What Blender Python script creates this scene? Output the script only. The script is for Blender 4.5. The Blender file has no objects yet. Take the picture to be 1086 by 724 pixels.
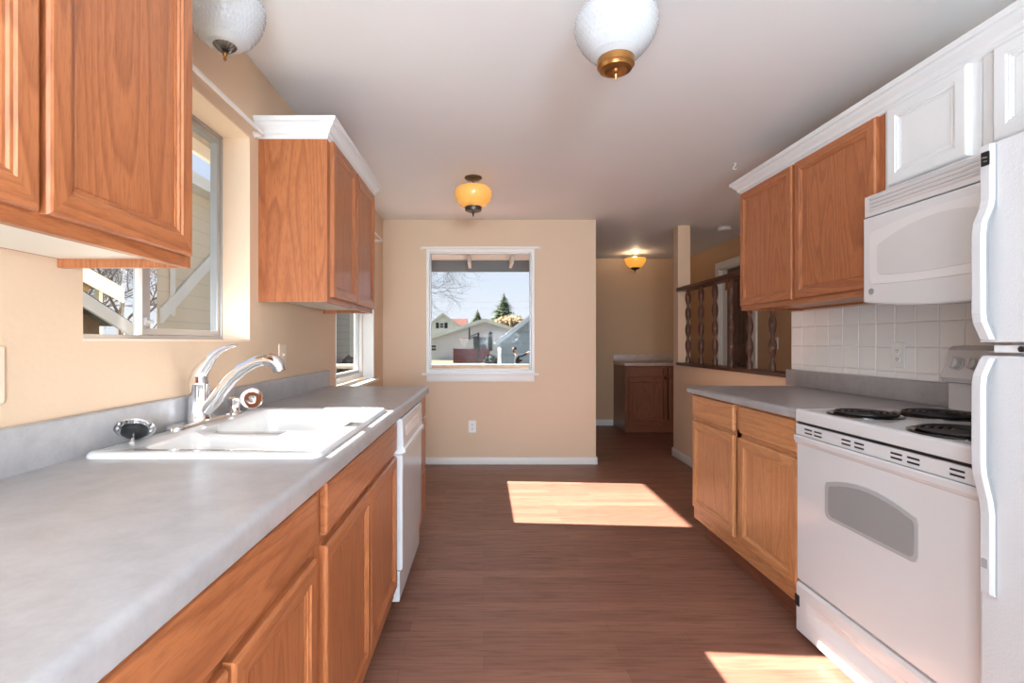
import bpy, bmesh, math, random
from mathutils import Vector, Matrix
random.seed(7)
sc = bpy.context.scene
C = bpy.data.collections.new('kitchen'); sc.collection.children.link(C)

# ------------------------------------------------------------------ camera
EYE = 1.182
cam_d = bpy.data.cameras.new('camera'); cam = bpy.data.objects.new('camera', cam_d); C.objects.link(cam)
cam.location = (0, 0, EYE); cam.rotation_euler = (math.pi/2, 0, 0)
cam_d.sensor_width = 36; cam_d.lens = 527/1086*36
cam_d.shift_x = (543-513)/1086; cam_d.shift_y = 0.0005
cam_d.clip_start = .02; cam_d.clip_end = 500
sc.camera = cam
# ------------------------------------------------------------------ view, world, sun, large lights
vs = sc.view_settings
vs.view_transform = 'Standard'; vs.look = 'None'; vs.exposure = 0.03; vs.gamma = 1.0; vs.use_curve_mapping = False
w = bpy.data.worlds.new('sky'); sc.world = w; w.use_nodes = True
nt = w.node_tree; bg = nt.nodes['Background']
tc = nt.nodes.new('ShaderNodeTexCoord'); sx = nt.nodes.new('ShaderNodeSeparateXYZ'); cr = nt.nodes.new('ShaderNodeValToRGB')
nt.links.new(tc.outputs['Generated'], sx.inputs[0]); nt.links.new(sx.outputs['Z'], cr.inputs[0]); nt.links.new(cr.outputs[0], bg.inputs[0])
e = cr.color_ramp.elements
e[0].position = 0.0; e[0].color = (.62, .655, .70, 1); e[1].position = .75; e[1].color = (.42, .53, .74, 1)
m_ = e.new(.24); m_.color = (.45, .535, .67, 1)
bg.inputs[1].default_value = 1.4
SUN_DIR = Vector((1, -.07, -.755)).normalized()
sd = bpy.data.lights.new('sun', 'SUN'); sd.energy = 42; sd.angle = .009; sd.color = (1, .97, .92)
so = bpy.data.objects.new('sun', sd); C.objects.link(so); so.location = (-8, 2, 8)
so.rotation_euler = SUN_DIR.to_track_quat('-Z', 'Y').to_euler()
def area(name, loc, direc, sx_, sy_, power, col):
    d = bpy.data.lights.new(name, 'AREA'); d.shape = 'RECTANGLE'; d.size = sx_; d.size_y = sy_; d.energy = power; d.color = col
    o = bpy.data.objects.new(name, d); C.objects.link(o); o.location = loc
    o.rotation_euler = Vector(direc).to_track_quat('-Z', 'Z').to_euler(); return o
area('rear_fill', (.45, -4.2, 1.35), (0, 1, 0), 2.7, 2.0, 95, (.76, .88, 1))  # added fill light far behind the camera, evens out the room
area('bounce_fill', (.45, -2.4, 1.3), (0, .42, 1), .9, .9, 225, (.68, .85, 1))  # added fill aimed upward to brighten the ceiling
area('camera_fill', (-.12, -.4, .95), (.3, 1, .5), .6, .6, 30, (.76, .88, 1))  # added fill beside the camera, lifts the tiles and right-hand side
area('side_fill', (-.9, -1.1, 1.45), (1, .95, 0), .9, 1.3, 30, (.76, .88, 1))  # added fill from the left behind the camera, reaches the tiles
area('dining_fill', (2.42, 1.3, 1.3), (0, 1, 0), .7, 1.8, 14, (1, .97, .92))  # unseen fill added to brighten the walls beyond the railing

# ------------------------------------------------------------------ helpers
def lin(r, g, b):
    def f(c):
        c /= 255
        return c/12.92 if c <= .04045 else ((c+.055)/1.055)**2.4
    return (f(r), f(g), f(b), 1)

class MB:
    """collects shapes into one mesh; coordinates are world coordinates"""
    def __init__(s): s.b = bmesh.new()
    def verts(s, pts): return [s.b.verts.new(p) for p in pts]
    def face(s, vs_, mi=0, smooth=False):
        try: f = s.b.faces.new(vs_)
        except ValueError: return None
        f.material_index = mi; f.smooth = smooth; return f
    def box(s, x0, x1, y0, y1, z0, z1, bev=0, mi=0, seg=2):
        x0, x1 = min(x0, x1), max(x0, x1); y0, y1 = min(y0, y1), max(y0, y1); z0, z1 = min(z0, z1), max(z0, z1)
        v = s.verts([(x, y, z) for x in (x0, x1) for y in (y0, y1) for z in (z0, z1)])
        fs = [s.face([v[i] for i in q], mi) for q in ((0,1,3,2),(4,6,7,5),(0,4,5,1),(2,3,7,6),(0,2,6,4),(1,5,7,3))]
        if bev:
            ed = list({e_ for f in fs for e_ in f.edges})
            r = bmesh.ops.bevel(s.b, geom=ed, offset=bev, segments=seg, profile=.5, affect='EDGES')
            for f in r['faces']: f.smooth = True; f.material_index = mi
        return s
    def loft(s, loops, closed=True, cap0=True, cap1=True, mi=0, smooth=True):
        L = [s.verts(l) for l in loops]; n = len(L[0])
        for a, b in zip(L, L[1:]):
            for i in range(n if closed else n-1):
                j = (i+1) % n; s.face([a[i], a[j], b[j], b[i]], mi, smooth)
        if cap0: s.face(L[0][::-1], mi)
        if cap1: s.face(L[-1], mi)
        return L
    def prism(s, fr, outline, w0, w1, bev=0, mi=0):
        """outline of (u,v) extruded from w0 to w1 in frame fr, front edge bevelled"""
        P = lambda u, v, w_: fr(u, v, w_)
        loops = [[P(u, v, w0) for u, v in outline]]
        if bev:
            loops.append([P(u, v, w1 - math.copysign(bev, w1-w0)) for u, v in outline])
            loops.append([P(u, v, w1 - math.copysign(bev*.3, w1-w0)) for u, v in offset(outline, bev*.3)])
            loops.append([P(u, v, w1) for u, v in offset(outline, bev)])
        else: loops.append([P(u, v, w1) for u, v in outline])
        s.loft(loops, mi=mi, smooth=False); return s
    def lathe(s, c, prof, axis=(0,0,1), n=32, mi=0, cap=True):
        """prof = [(r, t)] along axis from c"""
        a = Vector(axis).normalized(); u = a.orthogonal().normalized(); v = a.cross(u); c = Vector(c)
        loops = [[c + a*t + (u*math.cos(2*math.pi*k/n) + v*math.sin(2*math.pi*k/n))*max(r, 1e-4) for k in range(n)] for r, t in prof]
        s.loft(loops, cap0=cap, cap1=cap, mi=mi); return s
    def tube(s, pts, rad, n=10, mi=0, flat=None):
        pts = [Vector(p) for p in pts]; m = len(pts)
        if not isinstance(rad, (list, tuple)): rad = [rad]*m
        t0 = (pts[1]-pts[0]).normalized(); u = t0.orthogonal().normalized() if flat is None else (Vector(flat) - t0*Vector(flat).dot(t0)).normalized()
        loops = []
        for i, p in enumerate(pts):
            t = (pts[min(i+1, m-1)] - pts[max(i-1, 0)]).normalized()
            u = (u - t*u.dot(t)).normalized(); v = t.cross(u); r = rad[i]
            ru, rv = r if isinstance(r, (list, tuple)) else (r, r)
            loops.append([p + u*math.cos(2*math.pi*k/n)*ru + v*math.sin(2*math.pi*k/n)*rv for k in range(n)])
        s.loft(loops, mi=mi); return s
    def build(s, name, mats, parent=None, recalc=True, sharp=True):
        if recalc: bmesh.ops.recalc_face_normals(s.b, faces=s.b.faces[:])
        off = Vector((0, 0, 0))
        p = parent
        while p is not None: off += p.location; p = p.parent
        if off.length: bmesh.ops.translate(s.b, verts=s.b.verts[:], vec=-off)
        me = bpy.data.meshes.new(name); s.b.to_mesh(me); s.b.free()
        if not isinstance(mats, (list, tuple)): mats = [mats]
        for m in mats: me.materials.append(m)
        if sharp and any(p.use_smooth for p in me.polygons):
            try: me.set_sharp_from_angle(angle=math.radians(40))
            except Exception: pass
        o = bpy.data.objects.new(name, me); C.objects.link(o)
        if parent: o.parent = parent
        return o

def offset(poly, d):
    """shrink a closed convex-ish (u,v) outline by d"""
    n = len(poly); A = sum(poly[i][0]*poly[(i+1)%n][1]-poly[(i+1)%n][0]*poly[i][1] for i in range(n)); sg = 1 if A > 0 else -1
    out = []
    for i in range(n):
        p0, p1, p2 = Vector(poly[i-1]), Vector(poly[i]), Vector(poly[(i+1) % n])
        a = (p1-p0).normalized(); b = (p2-p1).normalized()
        na = Vector((-a.y, a.x))*sg; nb = Vector((-b.y, b.x))*sg; m = (na+nb)
        m = m.normalized() if m.length > 1e-6 else na
        k = d/max(.4, m.dot(na)); q = p1+m*k; out.append((q.x, q.y))
    return out
def rrect(u0, u1, v0, v1, r, n=5):
    pts = []
    for cu, cv, a0 in ((u1-r, v0+r, -90), (u1-r, v1-r, 0), (u0+r, v1-r, 90), (u0+r, v0+r, 180)):
        for k in range(n+1):
            a = math.radians(a0+90*k/n); pts.append((cu+r*math.cos(a), cv+r*math.sin(a)))
    return pts
def frame(O, U, W, V=(0, 0, 1)):
    O, U, W, V = Vector(O), Vector(U), Vector(W), Vector(V)
    return lambda u, v, w_: O + U*u + V*v + W*w_
def thing(name, label, cat, loc, rz=0, group=None):
    o = bpy.data.objects.new(name, None); C.objects.link(o); o.location = loc; o.empty_display_size = .1
    o.rotation_euler = (0, 0, rz); tag(o, label, cat, group); return o
def tag(o, label, cat, group=None):
    o['label'] = label; o['category'] = cat
    if group: o['group'] = group
    return o
def struct(o, label=None, cat=None):
    o['kind'] = 'structure'
    if label: o['label'] = label; o['category'] = cat
    return o

# ------------------------------------------------------------------ materials
MATS = {}
def base(name, col, rough=.5, metal=0, coat=0, spec=.5):
    if name in MATS: return MATS[name]
    m = bpy.data.materials.new(name); m.use_nodes = True; b = m.node_tree.nodes['Principled BSDF']
    b.inputs['Base Color'].default_value = col; b.inputs['Roughness'].default_value = rough
    b.inputs['Metallic'].default_value = metal; b.inputs['Coat Weight'].default_value = coat
    b.inputs['Specular IOR Level'].default_value = spec
    MATS[name] = m; return m
def N(m, t, **kw):
    n = m.node_tree.nodes.new(t)
    for k, v in kw.items():
        if k in n.inputs: n.inputs[k].default_value = v
        else: setattr(n, k, v)
    return n
def L(m, a, b): m.node_tree.links.new(a, b)
def P(m): return m.node_tree.nodes['Principled BSDF']
def coords(m, scale, jitter=True):
    t = N(m, 'ShaderNodeTexCoord'); mp = N(m, 'ShaderNodeMapping'); mp.inputs['Scale'].default_value = scale
    L(m, t.outputs['Object'], mp.inputs['Vector'])
    if jitter:
        oi = N(m, 'ShaderNodeObjectInfo'); mu = N(m, 'ShaderNodeMath', operation='MULTIPLY'); mu.inputs[1].default_value = 37.0
        L(m, oi.outputs['Random'], mu.inputs[0]); L(m, mu.outputs[0], mp.inputs['Location'])
    return mp.outputs[0]
def ramp(m, fac, stops):
    r = N(m, 'ShaderNodeValToRGB'); el = r.color_ramp.elements
    while len(el) < len(stops): el.new(.5)
    for x, (p, c) in zip(el, stops): x.position = p; x.color = c if len(c) == 4 else (*c, 1)
    L(m, fac, r.inputs[0]); return r.outputs[0]
def mix(m, fac, a, b, blend='MIX'):
    x = N(m, 'ShaderNodeMix', data_type='RGBA', blend_type=blend)
    if isinstance(fac, float): x.inputs[0].default_value = fac
    else: L(m, fac, x.inputs[0])
    for i, q in ((6, a), (7, b)):
        if isinstance(q, tuple): x.inputs[i].default_value = q
        else: L(m, q, x.inputs[i])
    return x.outputs[2]
def bump(m, h, strength=.2, dist=.002):
    b = N(m, 'ShaderNodeBump', Strength=strength, Distance=dist); L(m, h, b.inputs['Height']); L(m, b.outputs[0], P(m).inputs['Normal'])
def oak(axis, tone='honey'):
    """oak with cathedral grain running along an axis"""
    key = f'oak_{tone}_{axis}'
    if key in MATS: return MATS[key]
    pal = {'honey': (lin(188, 120, 76), lin(170, 101, 60), lin(128, 68, 38)),
           'light': (lin(212, 152, 102), lin(196, 134, 84), lin(162, 100, 60)),
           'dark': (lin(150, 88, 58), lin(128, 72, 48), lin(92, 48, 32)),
           'walnut': (lin(104, 66, 48), lin(82, 50, 38), lin(48, 30, 24))}[tone]
    m = base(key, pal[0], .36, coat=.12)
    sc_ = {'x': (.9, 9, 9), 'y': (9, .9, 9), 'z': (9, 9, .9)}[axis]
    v = coords(m, sc_)
    n1 = N(m, 'ShaderNodeTexNoise', Scale=.75, Detail=1.5, Roughness=.4); L(m, v, n1.inputs['Vector'])
    mu = N(m, 'ShaderNodeMath', operation='MULTIPLY'); mu.inputs[1].default_value = 16.0; L(m, n1.outputs[0], mu.inputs[0])
    fr_ = N(m, 'ShaderNodeMath', operation='FRACT'); L(m, mu.outputs[0], fr_.inputs[0])
    rings = ramp(m, fr_.outputs[0], [(0, (0, 0, 0)), (.55, (.35, .35, .35)), (.86, (1, 1, 1)), (1, (.1, .1, .1))])
    n2 = N(m, 'ShaderNodeTexNoise', Scale=22.0, Detail=3.0, Roughness=.65); L(m, v, n2.inputs['Vector'])
    pores = ramp(m, n2.outputs[0], [(.47, (0, 0, 0)), (.66, (1, 1, 1))])
    n3 = N(m, 'ShaderNodeTexNoise', Scale=.35, Detail=2.0); L(m, v, n3.inputs['Vector'])
    c0 = mix(m, n3.outputs[0], pal[0], pal[1])
    f1 = N(m, 'ShaderNodeMath', operation='MULTIPLY'); f1.inputs[1].default_value = .52; L(m, rings, f1.inputs[0])
    c1 = mix(m, f1.outputs[0], c0, pal[2])
    f2 = N(m, 'ShaderNodeMath', operation='MULTIPLY'); f2.inputs[1].default_value = .45; L(m, pores, f2.inputs[0])
    c2 = mix(m, f2.outputs[0], c1, pal[2])
    L(m, c2, P(m).inputs['Base Color']); bump(m, n2.outputs[0], .08, .001)
    return m
def wall_paint(name, col, bs=.12):
    m = base(name, col, .62)
    v = coords(m, (1, 1, 1), False)
    n = N(m, 'ShaderNodeTexNoise', Scale=70.0, Detail=2.0, Roughness=.5); L(m, v, n.inputs['Vector'])
    n2 = N(m, 'ShaderNodeTexNoise', Scale=1.3, Detail=2.0); L(m, v, n2.inputs['Vector'])
    c = mix(m, n2.outputs[0], tuple(x*.97 for x in col[:3])+(1,), tuple(min(1, x*1.02) for x in col[:3])+(1,))
    L(m, c, P(m).inputs['Base Color']); bump(m, n.outputs[0], bs, .004); return m
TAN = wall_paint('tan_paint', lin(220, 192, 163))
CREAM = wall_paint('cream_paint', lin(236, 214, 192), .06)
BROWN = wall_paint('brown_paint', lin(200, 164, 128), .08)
CEIL = wall_paint('ceiling_paint', lin(234, 234, 234), .05)
WHITE = base('white_paint', lin(220, 221, 222), .35)
WTRIM = base('white_trim', lin(238, 236, 232), .4)
APPL = base('white_enamel', lin(214, 215, 217), .18, coat=.3)
PLASTIC = base('white_plastic', lin(212, 212, 212), .35)
OUTLET = base('outlet_plastic', lin(240, 240, 238), .35)
PLATE = base('tan_plate', lin(226, 206, 184), .45)
IVORY = base('ivory_panel', lin(232, 226, 212), .5)
CHROME = base('chrome', (.86, .86, .87, 1), .07, 1)
STEEL = base('brushed_steel', (.62, .62, .62, 1), .28, 1)
ALU = base('aluminium', lin(176, 178, 180), .4, .6)
PEWTER = base('pewter', lin(110, 104, 98), .35, .9)
BRASS = base('antique_brass', lin(170, 122, 70), .3, .9)
BRONZE = base('dark_bronze', lin(92, 66, 46), .4, .8)
BLACK = base('black', lin(24, 24, 25), .4)
BLACKGLOSS = base('black_enamel', lin(20, 20, 22), .18, coat=.4)
COIL = base('coil_element', lin(46, 44, 44), .45, .3)
DARKGLASS = base('oven_glass', lin(150, 151, 152), .12, coat=.6)
MWGLASS = base('microwave_glass', lin(212, 213, 214), .06, coat=.8)
GREYPL = base('grey_plastic', lin(150, 150, 152), .4)
SEAL = base('grey_gasket', lin(178, 178, 180), .5)
DOORWOOD = base('dark_door', lin(70, 48, 38), .4)
PORC = base('porcelain', lin(206, 206, 206), .12, coat=.5)
TILE = base('tile_glaze', lin(244, 244, 243), .14, coat=.4)
GROUT = base('grout', lin(220, 218, 215), .8)

def opal(name, col, emit=None, strength=0, dots=60):
    m = base(name, col, .15, coat=.3); b = P(m)
    b.inputs['Subsurface Weight'].default_value = .3; b.inputs['Subsurface Radius'].default_value = (.03, .03, .03)
    v = coords(m, (1, 1, 1), False)
    vo = N(m, 'ShaderNodeTexVoronoi', Scale=float(dots)); L(m, v, vo.inputs['Vector'])
    bump(m, vo.outputs['Distance'], -.5, .004)
    if emit: b.inputs['Emission Color'].default_value = emit; b.inputs['Emission Strength'].default_value = strength
    return m
OPAL = opal('milk_glass', lin(188, 190, 192))
AMBER = opal('amber_glass', lin(244, 188, 104), lin(255, 176, 70), .3, 120)
AMBER_LIT = opal('amber_glass_lit', lin(236, 170, 70), lin(255, 176, 70), .75, 120)

def laminate(name, a, b_, rough=.3):
    m = base(name, a, rough)
    v = coords(m, (1, 1, 1), False)
    n = N(m, 'ShaderNodeTexNoise', Scale=14.0, Detail=6.0, Roughness=.65, Distortion=.1); L(m, v, n.inputs['Vector'])
    n2 = N(m, 'ShaderNodeTexNoise', Scale=120.0, Detail=2.0); L(m, v, n2.inputs['Vector'])
    c = ramp(m, n.outputs[0], [(.3, b_), (.7, a)])
    c = mix(m, .06, c, n2.outputs[0], 'OVERLAY'); L(m, c, P(m).inputs['Base Color'])
    n3 = N(m, 'ShaderNodeTexNoise', Scale=9.0, Detail=1.0); L(m, v, n3.inputs['Vector'])
    rr = ramp(m, n3.outputs[0], [(.3, (rough*.95,)*3), (.7, (rough*1.1,)*3)]); L(m, rr, P(m).inputs['Roughness'])
    return m
LAM = laminate('grey_laminate', lin(172, 170, 171), lin(154, 151, 152))
LAM2 = laminate('beige_laminate', lin(196, 172, 156), lin(176, 150, 134))

def make_floor():
    m = base('plank_floor', lin(120, 78, 62), .4)
    v = coords(m, (1, 1, 1), False)
    br = N(m, 'ShaderNodeTexBrick', offset=.37, squash=1.0); L(m, v, br.inputs['Vector'])
    br.inputs['Scale'].default_value = 1.0; br.inputs['Brick Width'].default_value = .82; br.inputs['Row Height'].default_value = .078
    br.inputs['Mortar Size'].default_value = .0006; br.inputs['Bias'].default_value = 0.0
    br.inputs['Color1'].default_value = lin(144, 101, 83); br.inputs['Color2'].default_value = lin(123, 82, 67); br.inputs['Mortar'].default_value = lin(92, 60, 48)
    mp = N(m, 'ShaderNodeMapping'); mp.inputs['Scale'].default_value = (1.6, 22, 1); L(m, v, mp.inputs['Vector'])
    n = N(m, 'ShaderNodeTexNoise', Scale=3.0, Detail=5.0, Roughness=.62, Distortion=.4); L(m, mp.outputs[0], n.inputs['Vector'])
    g = ramp(m, n.outputs[0], [(.3, (.62, .6, .58)), (.52, (1, 1, 1)), (.75, (1.12, 1.1, 1.08))])
    c = mix(m, .85, br.outputs[0], g, 'MULTIPLY')
    L(m, c, P(m).inputs['Base Color'])
    rr = ramp(m, n.outputs[0], [(.3, (.5,)*3), (.7, (.34,)*3)]); L(m, rr, P(m).inputs['Roughness'])
    bump(m, n.outputs[0], .06, .001); return m
FLOOR = make_floor()
def make_glass(name, tint=(1, 1, 1, 1), refl=.9):
    m = bpy.data.materials.new(name); m.use_nodes = True; t = m.node_tree; t.nodes.clear()
    o = t.nodes.new('ShaderNodeOutputMaterial'); mx = t.nodes.new('ShaderNodeMixShader'); tr = t.nodes.new('ShaderNodeBsdfTransparent'); gl = t.nodes.new('ShaderNodeBsdfGlossy')
    fr_ = t.nodes.new('ShaderNodeFresnel'); fr_.inputs[0].default_value = 1.45; mu = t.nodes.new('ShaderNodeMath'); mu.operation = 'MULTIPLY'; mu.inputs[1].default_value = refl
    gl.inputs['Roughness'].default_value = .02; tr.inputs[0].default_value = tint
    t.links.new(fr_.outputs[0], mu.inputs[0]); t.links.new(mu.outputs[0], mx.inputs[0]); t.links.new(tr.outputs[0], mx.inputs[1]); t.links.new(gl.outputs[0], mx.inputs[2]); t.links.new(mx.outputs[0], o.inputs[0])
    return m
GLASS = make_glass('window_glass', refl=.05)
def pebble():
    m = base('pebbled_enamel', lin(200, 201, 203), .3)
    v = coords(m, (1, 1, 1), False); n = N(m, 'ShaderNodeTexNoise', Scale=160.0, Detail=2.0); L(m, v, n.inputs['Vector'])
    bump(m, n.outputs[0], .35, .002); return m
PEBBLE = pebble()

# ------------------------------------------------------------------ ROOM SHELL
CH = 2.364; XL = -.975; XR = 1.945; YB = 4.81; HX = 1.975; FX = 2.87; YF = 7.04
fl = MB(); fl.box(-1.13, 3.0, -4.6, 7.2, -.1, 0); struct(fl.build('floor', FLOOR), 'reddish brown wood plank floor running across the kitchen and hall', 'floor')
ce = MB(); ce.box(-1.13, 3.0, -4.6, 7.2, CH, CH+.1); struct(ce.build('ceiling', CEIL), 'flat pale grey-white ceiling over the kitchen', 'ceiling')
KY0, KY1, KZ0, KZ1 = 1.209, 2.072, 1.188, 2.036
NY0, NY1, NZ0, NZ1 = 3.273, 4.395, .85, 2.02
wl = MB()
for y0, y1, z0, z1 in ((-4.6, KY0, 0, CH), (KY0, KY1, 0, KZ0), (KY0, KY1, KZ1, CH), (KY1, NY0, 0, CH), (NY0, NY1, 0, NZ0), (NY0, NY1, NZ1, CH), (NY1, 4.9, 0, CH)):
    wl.box(-1.13, XL, y0, y1, z0, z1)
struct(wl.build('wall_left', TAN), 'tan textured wall with two window openings behind the sink counter', 'wall')
BX0, BX1, BZ0, BZ1 = -.545, .48, .875, 2.075
wb = MB()
for x0, x1, z0, z1 in ((XL, BX0, 0, CH), (BX1, 1.086, 0, CH), (BX0, BX1, 0, BZ0), (BX0, BX1, BZ1, CH)):
    wb.box(x0, x1, YB, YB+.13, z0, z1)
struct(wb.build('wall_back', TAN), 'tan wall with the picture window facing the camera', 'wall')
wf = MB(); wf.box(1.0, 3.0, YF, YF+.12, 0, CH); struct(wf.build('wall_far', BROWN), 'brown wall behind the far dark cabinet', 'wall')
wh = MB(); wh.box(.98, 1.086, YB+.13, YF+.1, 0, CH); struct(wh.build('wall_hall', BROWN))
wr = MB(); wr.box(XR, XR+.12, -4.6, 3.136, 0, CH); struct(wr.build('wall_right', TAN), 'tan wall behind the stove and tiles', 'wall')
hw = MB(); hw.box(HX, HX+.12, 3.136, 5.17, 0, .95); struct(hw.build('wall_partition', TAN), 'low tan half wall carrying the spindle railing', 'wall')
po = MB(); po.box(HX, HX+.125, 5.05, 5.17, .95, CH); struct(po.build('wall_post', TAN), 'tan post from the half wall up to the ceiling', 'wall')
DY0, DY1, DZ = 5.30, 6.04, 2.06
we = MB()
for y0, y1, z0, z1 in ((.9, DY0, 0, CH), (DY1, 7.1, 0, CH), (DY0, DY1, DZ, CH)): we.box(FX, FX+.12, y0, y1, z0, z1)
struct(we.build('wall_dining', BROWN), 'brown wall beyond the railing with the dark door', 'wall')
wz = MB(); wz.box(XR+.12, FX, .9, 1.0, 0, CH); struct(wz.build('wall_near', BROWN))
# rear wall with a wide opening for daylight
wq = MB()
for x0, x1, z0, z1 in ((XL, -.95, 0, CH), (1.85, XR, 0, CH), (-.95, 1.85, 0, .3), (-.95, 1.85, 2.3, CH)): wq.box(x0, x1, -4.6, -4.5, z0, z1)
struct(wq.build('wall_rear', TAN))
# baseboards
b = MB(); b.box(-.97, 1.098, YB-.014, YB, 0, .068, .003); b.box(1.086, 1.1, YB-.014, YB+.12, 0, .068, .003)
struct(b.build('baseboard_back', WTRIM), 'white baseboard under the picture window wall', 'baseboard')
b = MB(); b.box(HX-.014, HX, 3.1, 5.17, 0, .085, .003); b.box(HX-.014, HX+.12, 5.17, 5.184, 0, .085, .003)
struct(b.build('baseboard_right', WTRIM), 'white baseboard along the low half wall', 'baseboard')
b = MB(); b.box(1.09, 1.83, YF-.014, YF, 0, .085, .003); struct(b.build('baseboard_far', WTRIM), 'white baseboard on the brown wall left of the far dark cabinet', 'baseboard')

# ------------------------------------------------------------------ WINDOWS
GX = -1.09
def rect_frame(mb, fr, u0, u1, v0, v1, t, w0, w1, bev=.002):
    for a, b_, c, d in ((u0, u1, v0, v0+t), (u0, u1, v1-t, v1), (u0, u0+t, v0+t, v1-t), (u1-t, u1, v0+t, v1-t)):
        mb.prism(fr, [(a, c), (b_, c), (b_, d), (a, d)], w0, w1, bev)
FL = frame((GX, 0, 0), (0, 1, 0), (1, 0, 0))      # u = y, w = towards the room
w1 = MB(); rect_frame(w1, FL, KY0, KY1, KZ0, KZ1, .016, -.035, .004)
w1 = struct(w1.build('window_1', ALU), 'aluminium slider window set deep over the sink', 'window')
mb = MB(); mb.prism(FL, [(1.565, KZ0+.016), (1.582, KZ0+.016), (1.582, KZ1-.016), (1.565, KZ1-.016)], -.008, .004, .002); mb.build('meeting_stile', WTRIM, w1)
mb = MB(); rect_frame(mb, FL, 1.584, 2.054, KZ0+.017, KZ1-.017, .022, -.028, .0, .002)
mb.prism(FL, [(1.606, KZ0+.04), (1.634, KZ0+.04), (1.634, KZ1-.04), (1.606, KZ1-.04)], -.024, -.006, .002); sash = mb.build('sash', ALU, w1)
mb = MB(); mb.prism(FL, rrect(1.588, 1.602, 1.235, 1.262, .004), 0, .012, .002); mb.tube([(GX+.01, 1.594, 1.25), (GX+.03, 1.594, 1.246)], .005, 8); mb.build('latch', GREYPL, sash)
mb = MB(); mb.box(GX-.02, GX-.017, 1.63, 2.035, KZ0+.035, KZ1-.035); mb.build('pane', GLASS, w1)
mb = MB(); mb.box(GX-.03, GX-.027, KY0+.015, 1.568, KZ0+.015, KZ1-.015); mb.build('pane', GLASS, w1)
# niche lining, paler
mb = MB()
mb.box(-1.13, XL+.002, KY0-.0, KY1, KZ0-.004, KZ0+.003); mb.box(-1.13, XL+.001, KY1-.004, KY1+.001, KZ0, KZ1); mb.box(-1.13, XL+.001, KY0, KY1, KZ1-.004, KZ1+.001)
struct(mb.build('trim_1', CREAM), 'pale plastered reveal of the sink window', 'trim')
w2 = MB(); rect_frame(w2, FL, NY0, NY1-.005, NZ0+.02, NZ1-.004, .05, -.045, .025, .003)
w2 = struct(w2.build('window_2', WTRIM), 'white window left of the corner, half hidden by the wall cabinet', 'window')
mb = MB(); rect_frame(mb, FL, NY0+.045, NY1-.05, NZ0+.065, NZ1-.05, .028, -.03, .0, .002); mb.build('sash', PLASTIC, w2)
mb = MB(); mb.box(GX-.02, GX-.016, NY0+.06, NY1-.065, NZ0+.08, NZ1-.065); mb.build('pane', GLASS, w2)
mb = MB(); mb.box(GX+.026, XL+.003, NY1-.006, NY1+.002, NZ0, NZ1); mb.box(GX+.026, XL+.003, NY0-.002, NY0+.006, NZ0, NZ1); mb.box(GX+.026, XL+.003, NY0, NY1, NZ1-.006, NZ1+.002); mb.build('jamb_liner', WTRIM, w2)
mb = MB(); mb.box(GX+.02, -.935, NY0-.04, NY1+.06, NZ0-.012, NZ0+.01, .004); mb.build('sill', WTRIM, w2)
FB = frame((0, YB, 0), (1, 0, 0), (0, -1, 0))
w3 = MB(); rect_frame(w3, FB, BX0-.01, BX1+.01, BZ0+.005, BZ1+.005, .03, -.09, .012, .003)
w3 = struct(w3.build('window_3', WTRIM), 'white framed picture window in the back wall', 'window')
mb = MB(); rect_frame(mb, FB, BX0+.02, BX1-.02, BZ0+.034, BZ1-.022, .012, -.08, -.045, .002); mb.build('sash', ALU, w3)
mb = MB(); mb.box(BX0+.022, BX1-.022, YB+.062, YB+.066, BZ0+.04, BZ1-.03); mb.build('pane', GLASS, w3)
mb = MB(); mb.box(BX0-.05, BX1+.05, YB-.045, YB+.05, BZ0-.014, BZ0+.008, .004); mb.build('sill', WTRIM, w3)
mb = MB(); mb.box(BX0-.008, BX1+.008, YB-.018, YB-.0, BZ0-.075, BZ0-.014, .003); mb.build('apron', WTRIM, w3)

def curtain_rod(label, pts, r):
    t = thing('curtain_rod', label, 'curtain rod', pts[0])
    mb = MB(); mb.tube(pts, r, 10, flat=(0, 0, 1)); mb.build('rod', WTRIM, t)
    for p, q in ((pts[0], pts[1]), (pts[-1], pts[-2])):
        d = (Vector(q)-Vector(p)).normalized(); mb = MB()
        mb.lathe(Vector(p), [(.012, 0), (.014, .003), (.011, .006)], d, 12); mb.build('bracket', WTRIM, t)
FLAT = [(.011, .004)]*6
curtain_rod('white curtain rod above the sink window', [(XL+.001, 1.1, 2.06), (XL+.035, 1.1, 2.06), (XL+.045, 1.11, 2.06), (XL+.045, 2.095, 2.06), (XL+.035, 2.105, 2.06), (XL+.001, 2.105, 2.06)], FLAT)
curtain_rod('white curtain rod end showing past the oak cabinet near the corner', [(XL+.001, 3.2, 2.09), (XL+.06, 3.2, 2.09), (XL+.07, 3.21, 2.09), (XL+.07, 4.44, 2.09), (XL+.06, 4.45, 2.09), (XL+.001, 4.45, 2.09)], FLAT)
curtain_rod('white curtain rod lying along the top of the picture window', [(BX0-.055, YB-.001, 2.088), (BX0-.055, YB-.03, 2.088), (BX0-.045, YB-.04, 2.088), (BX1+.045, YB-.04, 2.088), (BX1+.055, YB-.03, 2.088), (BX1+.055, YB-.001, 2.088)], FLAT)

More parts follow.
